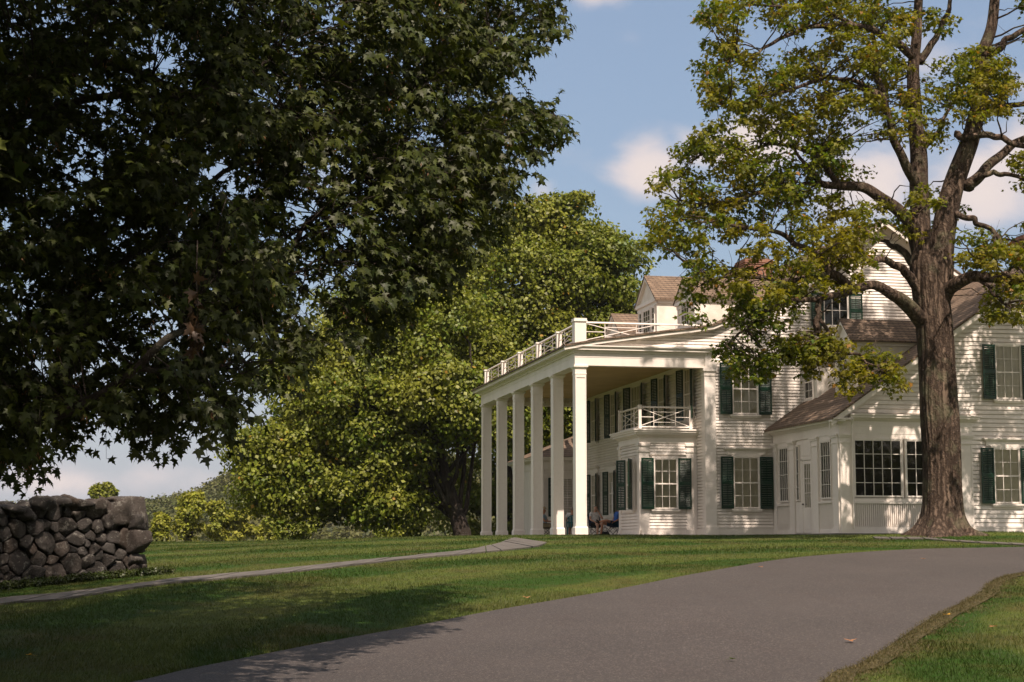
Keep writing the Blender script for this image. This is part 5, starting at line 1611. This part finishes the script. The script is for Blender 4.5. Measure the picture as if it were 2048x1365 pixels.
# ================================================================== GRASS BLADES
rng = np.random.default_rng(81)
Ps = []
for (y0, y1, dens) in [(15, 24, 900), (24, 32, 620), (32, 42, 340), (42, 54, 190), (54, 74, 90)]:
    A_ = (y1 - y0) * (.62 * (y0 + y1) / 2)
    n = int(A_ * dens)
    Y = y0 + (y1 - y0) * rng.random(n); X = (rng.random(n) - .5) * .66 * Y
    Ps.append(np.stack([X, Y, np.full(n, dens)], -1))
G = cat_(Ps)
px, py = proj(np.stack([G[:, 0], G[:, 1], terrain(G[:, 0], G[:, 1])], -1))
ok = (py < H + 40) & (py > 1050) & ~in_poly(G[:, 0], G[:, 1], ROADPOLY) & ~in_poly(G[:, 0], G[:, 1], PATHPOLY)
# keep off the house floor
bq = (G[:, 0] - OX) * math.cos(AZ) - (G[:, 1] - OY) * math.sin(AZ); aq = (G[:, 0] - OX) * math.sin(AZ) + (G[:, 1] - OY) * math.cos(AZ)
ok &= ~((bq > -.6) & (aq > -.5)) & ~((bq > 7.1) & (aq > -6.8))
# thin near the dry verge
dR = np.min(np.linalg.norm(G[::1, None, :2] - Rw[None, ::6, :], axis=2), axis=1) if len(G) < 1 else None
step = Rw[::3]; dmin = np.full(len(G), 9.0)
for a in step: dmin = np.minimum(dmin, np.hypot(G[:, 0] - a[0], G[:, 1] - a[1]))
ok &= rng.random(len(G)) > np.interp(dmin, [.0, .2, .42, .62, .85], [.9, .85, .55, .2, 0])
bare = np.sin(G[:, 0] * 1.3 + 2 * np.sin(G[:, 1] * .7)) * np.sin(G[:, 1] * 1.1 + 1.5 * np.sin(G[:, 0] * .9))
ok &= ~((bare > .55) & (rng.random(len(G)) < .55) & (G[:, 0] < 0) & (G[:, 1] < 26))
G = G[ok]; n = len(G)
print('blades', n)
z = terrain(G[:, 0], G[:, 1])
lush = np.sin(G[:, 0] * .6 + 1) * np.sin(G[:, 1] * .5) * .25
edge = np.full(n, 9.0)
for a in Lw[::3]: edge = np.minimum(edge, np.hypot(G[:, 0] - a[0], G[:, 1] - a[1]))
size = rng.uniform(.030, .062, n) * (1 + lush) * (1 + .6 * np.exp(-(edge / .3) ** 2))
rr_ = np.sqrt((G[:, 0] - 16) ** 2 + .72 * (G[:, 1] - 22) ** 2)
lay = np.where(np.sin(rr_ * 1.55) > 0, 1.0, -1.0)
wide = np.interp(G[:, 1], [15, 40, 74], [.10, .20, .40])
dirs = np.stack([rng.normal(size=n) * .45 + .15 * lay, rng.normal(size=n) * .45 + .35 * lay, np.ones(n)], -1)
nn = np.stack([rng.normal(size=n), rng.normal(size=n) - .5, rng.normal(size=n) * .2 + .2], -1)
D = norm(dirs); X = norm(np.cross(D, nn)) * (wide * .5 * size)[:, None] * 1.3
P0 = np.stack([G[:, 0], G[:, 1], z - .004], -1)
V = np.stack([P0 - X, P0 + X, P0 + D * size[:, None] * 1.1], 1).reshape(-1, 3)
tag(np_mesh('grass', V, np.arange(n * 3).reshape(-1, 3), M['blade']), 'short mown green lawn grass covering the slope below the house', 'grass', kind='stuff')

# straw coloured turf creeping over the right edge of the driveway
n = 60000
Rf = resample(Rw, 600); tf = np.gradient(Rf, axis=0); tf /= np.linalg.norm(tf, axis=1)[:, None]; nf = np.stack([tf[:, 1], -tf[:, 0]], -1)
ii = rng.integers(0, 598, n); off = np.abs(rng.normal(size=n)) * (.20 + .07 * np.sin(ii * .21) + .06 * np.sin(ii * .67)) - .03
xy = Rf[ii] + (Rf[ii + 1] - Rf[ii]) * rng.random((n, 1)) + nf[ii] * off[:, None]
g_ok = (xy[:, 1] > 16) & (xy[:, 1] < 45); xy = xy[g_ok]; n = len(xy)
P = np.stack([xy[:, 0], xy[:, 1], terrain(xy[:, 0], xy[:, 1]) + .01], -1)
M['straw_turf'] = leaf_mat('dry_turf', (0.13, 0.105, 0.045), (0.085, 0.085, 0.025), (0.20, 0.16, 0.08), .25, .02, 2.0, .6)
n = len(P); D = np.stack([rng.normal(size=n) * .9, rng.normal(size=n) * .9, np.ones(n) * .6], -1)
tag(leaves('dry_grass', P, D, rng.normal(size=(n, 3)), rng.uniform(.03, .075, n), TB, M['straw_turf']), 'thin straw coloured grass along the right edge of the driveway', 'grass', kind='stuff')

# ================================================================== UNSEEN WOOD ADDED BEHIND THE VIEWPOINT (darkens the window reflections)
rng = np.random.default_rng(90)
n = 900
C = np.stack([rng.uniform(-60, 230, n), rng.uniform(-75, -58, n), rng.uniform(0, 15, n)], -1)
r_ = rng.uniform(1.8, 3.4, n)
P, D, N, sz = clump_leaves(C, np.stack([r_, r_, r_], -1), 60, 1.1)
tag(leaves('added_tree_belt', P, D, N, sz, TQ, M['leaf_bg']), 'unseen belt of trees added behind the viewpoint to darken the window glass', 'wood', kind='stuff')

# ================================================================== PEOPLE ON THE PORCH
def cloth(name, c, r=.85): return simple_mat(name, c, tuple(x * .7 for x in c), 9, r, .2, 60)
M['skin'] = simple_mat('skin', (0.46, 0.22, 0.13), (0.40, 0.18, 0.10), 6, .55)
M['skin_pale'] = simple_mat('fair_skin', (0.58, 0.34, 0.24), (0.52, 0.29, 0.2), 6, .55)
M['tee_white'] = cloth('white_cotton', (0.75, 0.73, 0.72)); M['tee_blue'] = cloth('blue_cotton', (0.035, 0.12, 0.42)); M['short_teal'] = cloth('teal_cotton', (0.01, 0.07, 0.13))
M['khaki'] = cloth('khaki_cotton', (0.32, 0.25, 0.15)); M['straw'] = cloth('straw', (0.52, 0.40, 0.24)); M['navy'] = cloth('navy_canvas', (0.012, 0.022, 0.11)); M['black'] = cloth('black_canvas', (0.01, 0.01, 0.012))
M['grey_hair'] = cloth('grey_hair', (0.35, 0.30, 0.26)); M['brown_hair'] = cloth('brown_hair', (0.10, 0.06, 0.035)); M['teal'] = simple_mat('teal_plastic', (0.01, 0.15, 0.17), None, 4, .35); M['steel'] = simple_mat('dark_steel', (0.03, 0.03, 0.035), None, 4, .4, metal=.6)
M['stripe'] = cloth('light_blue_cotton', (0.30, 0.42, 0.55)); M['dusty'] = cloth('canvas_taupe', (0.13, 0.10, 0.085)); M['leather'] = cloth('dark_leather', (0.03, 0.018, 0.012))


def skin_mesh(name, pts, edges, radii, mat, parent, lvl=2, root=0):
    me = bpy.data.meshes.new(name)
    me.from_pydata([tuple(p) for p in pts], edges, []); me.update()
    me.materials.append(mat)
    o = bpy.data.objects.new(name, me); COL.objects.link(o); o.parent = parent
    sk = o.modifiers.new('skin', 'SKIN'); sk.use_smooth_shade = True
    if not me.skin_vertices: me.skin_vertices.new()
    for i, r in enumerate(radii):
        r = r if isinstance(r, tuple) else (r, r)
        me.skin_vertices[0].data[i].radius = r; me.skin_vertices[0].data[i].use_root = (i == root)
    ss = o.modifiers.new('subd', 'SUBSURF'); ss.levels = lvl; ss.render_levels = lvl
    return o


def person(label, loc, rz, J, skin, top_m, bot_m, hair_m, hat=None, long_sleeve=False, glasses=False):
    """J: joints in metres, figure faces -Y. keys pelvis chest neck head shL/R elL/R haL/R hipL/R knL/R anL/R toL/R"""
    root = empty('person', loc, rz, label, 'person', None)
    V = []; E = []; Rr = []; ix = {}
    def add(k, p, r, par=None):
        ix[k] = len(V); V.append(Vector(p)); Rr.append(r)
        if par is not None: E.append((ix[par], ix[k]))
    add('pelvis', J['pelvis'], (.155, .125)); add('waist', Vector(J['pelvis']).lerp(Vector(J['chest']), .5), (.135, .105), 'pelvis'); add('chest', J['chest'], (.155, .115), 'waist')
    add('neck', J['neck'], .055, 'chest')
    h = Vector(J['head']); nk = Vector(J['neck']); fwd = Vector(J.get('look', (0, -1, 0))).normalized()
    add('jaw', h + Vector((0, 0, -.055)) + fwd * .02, .066, 'neck'); add('face', h + fwd * .008, (.078, .088), 'jaw'); add('skull', h + Vector((0, 0, .065)) - fwd * .01, .072, 'face')
    add('nose', h + fwd * .105 + Vector((0, 0, -.01)), .014, 'face')
    side = Vector((0, 0, 1)).cross(fwd)
    add('earA', h + side * .088, .016, 'face'); add('earB', h - side * .088, .016, 'face')
    for s in 'LR':
        add('sh' + s, J['sh' + s], .058, 'chest'); add('el' + s, J['el' + s], .042, 'sh' + s)
        hp = Vector(J['ha' + s]); ep = Vector(J['el' + s]); d = (hp - ep).normalized()
        add('wr' + s, hp - d * .03, .027, 'el' + s); add('pa' + s, hp + d * .05, (.038, .018), 'wr' + s)
        sd = d.cross(Vector((0, 0, 1))); sd = sd.normalized() if sd.length > .1 else Vector((1, 0, 0)); dn = d.cross(sd)
        for f, (o_, l_) in enumerate([(-.030, .070), (-.010, .080), (.010, .076), (.030, .060)]):
            a = hp + d * .075 + sd * o_
            add(f'f{f}a' + s, a, .0095, 'pa' + s); add(f'f{f}b' + s, a + d * l_ * .5 + dn * .012, .009, f'f{f}a' + s); add(f'f{f}c' + s, a + d * l_ * .8 + dn * .038, .0075, f'f{f}b' + s)
        add('tha' + s, hp + d * .03 + sd * -.045, .011, 'pa' + s); add('thb' + s, hp + d * .065 + sd * -.065 + dn * .015, .009, 'tha' + s)
        add('hip' + s, J['hip' + s], .095, 'pelvis'); add('kn' + s, J['kn' + s], .062, 'hip' + s)
        add('ca' + s, Vector(J['kn' + s]).lerp(Vector(J['an' + s]), .35), .058, 'kn' + s)
        add('an' + s, J['an' + s], .038, 'ca' + s); add('to' + s, J['to' + s], (.042, .028), 'an' + s)
    skin_mesh('body', V, E, Rr, skin, root)
    # shirt
    g = 0.018; sv_ = []; se = []; sr = []
    names = ['pelvis', 'waist', 'chest']
    sv_ = [V[ix['pelvis']] + Vector((0, 0, .03)), V[ix['waist']], V[ix['chest']], Vector(J['chest']).lerp(Vector(J['neck']), .55)]; se = [(0, 1), (1, 2), (2, 3)]; sr = [(.172, .142), (.158, .128), (.178, .138), .09]
    for s in 'LR':
        k0 = len(sv_); sh = V[ix['sh' + s]]; el = V[ix['el' + s]]
        sv_ += [sh, sh.lerp(el, 1.0 if long_sleeve else .62)]; se += [(2, k0), (k0, k0 + 1)]; sr += [.078, .068 if not long_sleeve else .058]
        if long_sleeve:
            sv_.append(el.lerp(V[ix['wr' + s]], .85)); se.append((k0 + 1, k0 + 2)); sr.append(.042)
    skin_mesh('shirt', sv_, se, sr, top_m, root)
    sv_ = [V[ix['pelvis']]]; se = []; sr = [(.17, .135)]
    for s in 'LR':
        k0 = len(sv_); hp = V[ix['hip' + s]]; kn = V[ix['kn' + s]]
        sv_ += [hp, hp.lerp(kn, .75)]; se += [(0, k0), (k0, k0 + 1)]; sr += [.112, .088]
    skin_mesh('shorts', sv_, se, sr, bot_m, root)
    for s in 'LR':
        a = Vector(J['an' + s]); t_ = Vector(J['to' + s])
        skin_mesh('shoe', [a - (t_ - a) * .25 + Vector((0, 0, -.02)), a.lerp(t_, .6), t_ + (t_ - a) * .15], [(0, 1), (1, 2)], [.048, (.052, .036), (.045, .028)], M['leather'], root, 1)
    skin_mesh('hair', [h + Vector((0, 0, .07)) - fwd * .02, h + Vector((0, 0, .02)) - fwd * .045, h + Vector((0, 0, -.05)) - fwd * .05], [(0, 1), (1, 2)], [.082, .080, .060], hair_m, root, 1)
    if glasses:
        mb = MB()
        for q_ in (-1, 1):
            c = h + fwd * .092 + side * (.032 * q_) + Vector((0, 0, .02)); mb.box(c.x - .024, c.x + .024, c.y - .006, c.y + .006, c.z - .017, c.z + .017)
        c = h + fwd * .094 + Vector((0, 0, .024)); mb.box(c.x - .01, c.x + .01, c.y - .003, c.y + .003, c.z - .003, c.z + .003)
        mb.build('sunglasses', M['black'], root)
    if hat:
        mb = MB(); c = h + Vector((0, 0, .075))
        prof_ = [(.17, 0), (.165, .012), (.095, .018), (.09, .07), (.07, .095), (0.001, .10)]
        ns = 20; V2 = []; F2 = []
        for (r, z) in prof_:
            for k in range(ns):
                t = 6.2832 * k / ns; V2.append((c.x + r * math.cos(t), c.y + r * math.sin(t), c.z + z + .02 * math.sin(t) * (r > .12)))
        for i in range(len(prof_) - 1):
            for k in range(ns): F2.append((i * ns + k, i * ns + (k + 1) % ns, (i + 1) * ns + (k + 1) % ns, (i + 1) * ns + k))
        mb.add(V2, F2).build('hat', hat, root, True)
    return root


def camp_chair(label, loc, rz, m, m2, low=0.0):
    root = empty('folding_chair', loc, rz, label, 'chair', 'canvas camp chairs on the porch')
    V = []; Fc = []
    nx_, ny_ = 7, 7
    for j in range(ny_):
        for i in range(nx_):
            u, v = i / (nx_ - 1) * 2 - 1, j / (ny_ - 1)
            V.append((u * .25, -.24 + .44 * v, .42 - .03 * (1 - u * u) * (1 - (2 * v - 1) ** 2) + .02 * abs(u)))
    for j in range(ny_ - 1):
        for i in range(nx_ - 1): Fc.append((j * nx_ + i, j * nx_ + i + 1, (j + 1) * nx_ + i + 1, (j + 1) * nx_ + i))
    mesh_from('seat', V, Fc, m, root, True)
    V = []
    for j in range(ny_):
        for i in range(nx_):
            u, v = i / (nx_ - 1) * 2 - 1, j / (ny_ - 1)
            V.append((u * .27, .20 + .10 * v + .05 * (1 - u * u), .42 + .50 * v + .045 * (1 - u * u) * (v > .95)))
    mesh_from('backrest', V, Fc, m, root, True)
    for x0, y0, z0, x1, y1, z1 in [(-.28, -.28, 0, .28, -.24, .42), (.28, -.28, 0, -.28, -.24, .42), (-.28, .26, 0, .28, .2, .42), (.28, .26, 0, -.28, .2, .42),
                                   (-.28, -.28, 0, -.27, .22, .42), (.28, -.28, 0, .27, .22, .42), (-.28, .26, 0, -.27, -.24, .42), (.28, .26, 0, .27, -.24, .42)]:
        MB().bar((x0, y0, z0 + .012), (x1, y1, z1), .011, 6).build('leg', M['steel'], root, True)
    for s in (-1, 1):
        MB().bar((s * .27, .20, .42), (s * .275, .31, .93), .011, 6).build('back_post', M['steel'], root, True)
        MB().box(s * .27 - .04, s * .27 + .04, -.26, .26, .60, .615).build('armrest', m2, root)
        MB().bar((s * .27, -.25, .42), (s * .27, -.25, .60), .011, 6).build('arm_post', M['steel'], root, True)
    return root


def seated(dx=0):
    return dict(pelvis=(0, .10, .50), chest=(0, .20, .86), neck=(0, .20, 1.06), head=(0, .16, 1.20),
                shL=(.19, .19, .98), shR=(-.19, .19, .98), elL=(.27, .06, .72), elR=(-.27, .06, .72), haL=(.20, -.16, .64), haR=(-.20, -.16, .64),
                hipL=(.09, .05, .50), hipR=(-.09, .05, .50), knL=(.12, -.38, .52), knR=(-.12, -.38, .52), anL=(.13, -.38, .09), anR=(-.13, -.38, .09), toL=(.14, -.54, .04), toR=(-.14, -.54, .04))


def hloc(b, a, h=0.0): return tuple(hw(b, a, h))
HZ_ = -AZ
# woman in white facing the drive
camp_chair('blue camp chair holding the woman in the white shirt', hloc(3.02, 9.55), HZ_ + .15, M['navy'], M['navy'])
J = seated(); J.update(elL=(.25, -.06, .74), haL=(.07, .00, 1.06), head=(.02, .14, 1.20), look=(.1, -1, -.15), knL=(.10, -.36, .54), anL=(.03, -.42, .10), toL=(.03, -.58, .05))
person('woman in white shirt and sunglasses with her hand raised to her face', hloc(3.02, 9.55), HZ_ + .15, J, M['skin_pale'], M['tee_white'], M['black'], M['grey_hair'], glasses=True)
# man in blue facing left with one ankle on his knee
camp_chair('dark camp chair holding the man in the blue shirt', hloc(3.42, 8.35), HZ_ - math.pi / 2 + .25, M['navy'], M['black'])
J = seated(); J.update(chest=(0, .26, .86), neck=(0, .31, 1.05), head=(0, .30, 1.19), shL=(.19, .26, .98), shR=(-.19, .26, .98), elL=(.27, .16, .72), elR=(-.27, .16, .70), haL=(.26, -.08, .62), haR=(-.28, .04, .46),
                       knL=(.20, -.42, .66), anL=(-.06, -.62, .60), toL=(-.10, -.74, .68), knR=(-.08, -.46, .54), anR=(-.08, -.54, .10), toR=(-.08, -.70, .05))
person('man in bright blue shirt leaning back with one leg crossed over the other', hloc(3.42, 8.35), HZ_ - math.pi / 2 + .25, J, M['skin'], M['tee_blue'], M['short_teal'], M['brown_hair'])
# man in straw hat
camp_chair('taupe camp chair holding the man in the straw hat', hloc(2.02, 14.6), HZ_ + math.pi / 2 - .5, M['dusty'], M['dusty'])
J = seated(); J.update(haL=(.10, -.20, .72), haR=(-.10, -.20, .72))
person('man in straw hat and pale blue shirt seated between the columns', hloc(2.02, 14.6), HZ_ + math.pi / 2 - .5, J, M['skin'], M['stripe'], M['khaki'], M['grey_hair'], hat=M['straw'])


# teal moulded chair seen from behind, its sitter in a pale shirt
def garden_chair(label, loc, rz):
    root = empty('garden_chair', loc, rz, label, 'chair')
    MB().box(-.22, .22, -.22, .20, .40, .425).build('seat', M['teal'], root)
    mb = MB(); Q = [( .25 * math.cos(t), .24 + .06 * math.sin(t), .62 + .30 * math.sin(t)) for t in np.linspace(0, math.pi, 13)]
    mb.tube([(.25, .20, .42)] + Q + [(-.25, .20, .42)], [.022] * 15, 6)
    for x in (-.15, -.05, .05, .15): mb.box(x - .032, x + .032, .235, .25, .42, .62 + .30 * math.sqrt(max(0, 1 - (x / .25) ** 2)) - .01)
    mb.box(-.24, .24, .228, .258, .60, .64)
    mb.build('backrest', M['teal'], root)
    for x in (-.21, .21):
        for y in (-.20, .21):
            MB().frustum(x, y, 0, .41, .022, .030).build('leg', M['teal'], root)
        MB().box(x * 1.15 - .03, x * 1.15 + .03, -.22, .24, .60, .62).frustum(x * 1.15, -.2, .41, .60, .02, .025).build('armrest', M['teal'], root)
    return root
garden_chair('teal moulded garden chair seen from behind beside the second column', hloc(2.46, 11.6), HZ_ + math.pi - .25)
J = seated(); J.update(pelvis=(0, .05, .52), chest=(0, .10, .88), neck=(0, .08, 1.06), head=(0, .05, 1.19), shL=(.19, .09, .99), shR=(-.19, .09, .99))
person('person in pale patterned shirt sitting in the teal chair with back turned', hloc(2.46, 11.6), HZ_ + math.pi - .25, J, M['skin'], M['tee_white'], M['khaki'], M['grey_hair'])


def bag(name, label, loc, s, m):
    root = empty(name, loc, HZ_, label, 'bag')
    mb = MB(); V = []; ns = 14
    for (r, z) in [(.75, 0), (1.0, .12), (1.02, .5), (.85, .85), (.5, 1.0)]:
        for k in range(ns):
            t = 6.2832 * k / ns; V.append((s[0] * r * math.copysign(abs(math.cos(t)) ** .6, math.cos(t)), s[1] * r * math.copysign(abs(math.sin(t)) ** .6, math.sin(t)), s[2] * z + .01 * math.sin(3 * t)))
    Fc = [(i * ns + k, i * ns + (k + 1) % ns, (i + 1) * ns + (k + 1) % ns, (i + 1) * ns + k) for i in range(4) for k in range(ns)] + [tuple(range(ns - 1, -1, -1)), tuple(range(4 * ns, 5 * ns))]
    mb.add(V, Fc).build('pouch', m, root, True)
    MB().tube([(-s[0] * .5, 0, s[2] * .95), (-s[0] * .3, 0, s[2] * 1.25), (s[0] * .3, 0, s[2] * 1.25), (s[0] * .5, 0, s[2] * .95)], [.012] * 4, 6).build('handle', m, root, True)
bag('handbag', 'black soft bag on the porch floor between the two camp chairs', hloc(3.05, 8.2), (.16, .10, .20), M['black'])
bag('backpack', 'small black bag hanging behind the teal garden chair', hloc(2.50, 11.20, .44), (.10, .06, .22), M['black'])


# ================================================================== FALLEN LEAVES AND TWIGS
def fallen(name, label, px, py, s, m, seed, group=None):
    global rng
    rng = np.random.default_rng(seed)
    p = ground(px, py); z = float(terrain(p[0], p[1])) + .045
    TV, TF = TM
    V = TV.copy() * s; V[:, 2] = V[:, 2] * .5 + .03 * s / .1 * (V[:, 0] / s) ** 2 * 2
    a = rng.random() * 6.28
    V = np.stack([V[:, 0] * math.cos(a) - V[:, 1] * math.sin(a), V[:, 0] * math.sin(a) + V[:, 1] * math.cos(a), V[:, 2] + .018], -1)
    o = np_mesh(name, V, TF, m); o.location = (p[0], p[1], z)
    tag(o, label, 'leaf', 'fallen leaves')
M['leaf_dry'] = leaf_mat('dry_leaf', (0.36, 0.17, 0.09), (0.30, 0.14, 0.07), (0.4, 0.2, 0.1), .2, .02, 3, .5)
M['leaf_yellow'] = leaf_mat('yellow_leaf', (0.50, 0.26, 0.03), (0.5, 0.3, 0.05), (0.5, 0.3, 0.05), .2, .02, 3, .5)
fallen('fallen_leaf', 'large curled tan leaf lying alone low on the driveway', 1699, 1290, .15, M['leaf_dry'], 1)
fallen('fallen_leaf', 'green leaf lying near the bottom middle of the driveway', 1469, 1329, .12, M['weed'], 2)
fallen('fallen_leaf', 'orange leaf on the dry verge right of the driveway', 1897, 1238, .13, M['leaf_yellow'], 3)
fallen('fallen_leaf', 'small pale leaf on the far bend of the driveway', 1846, 1123, .12, M['leaf_dry'], 4)
fallen('fallen_leaf', 'bright yellow leaf in the dark grass at lower left', 54, 1321, .13, M['leaf_yellow'], 5)
fallen('fallen_leaf', 'tan leaf on the lawn just above the driveway edge', 1052, 1202, .13, M['leaf_dry'], 6)
fallen('fallen_leaf', 'small tan leaf on the driveway near its upper left edge', 1519, 1140, .12, M['leaf_dry'], 7)
fallen('fallen_leaf', 'reddish leaf lying in the green grass at lower right', 1990, 1262, .12, M['leaf_dry'], 8)

# ================================================================== SUMMER HAZE
mb = MB().box(-620, 620, -140, 1760, -30, 190)
hm, nt, out = new_mat('haze_air')
pv = nt.node('ShaderNodeVolumePrincipled')
pv.inputs['Color'].default_value = (0.86, 0.90, 0.97, 1); pv.inputs['Density'].default_value = 0.00008; pv.inputs['Anisotropy'].default_value = 0.2
nt.l.new(pv.outputs[0], out.inputs['Volume'])
tag(mb.build('haze', hm), kind='stuff', label='thin summer haze in the air over the fields', cat='haze')
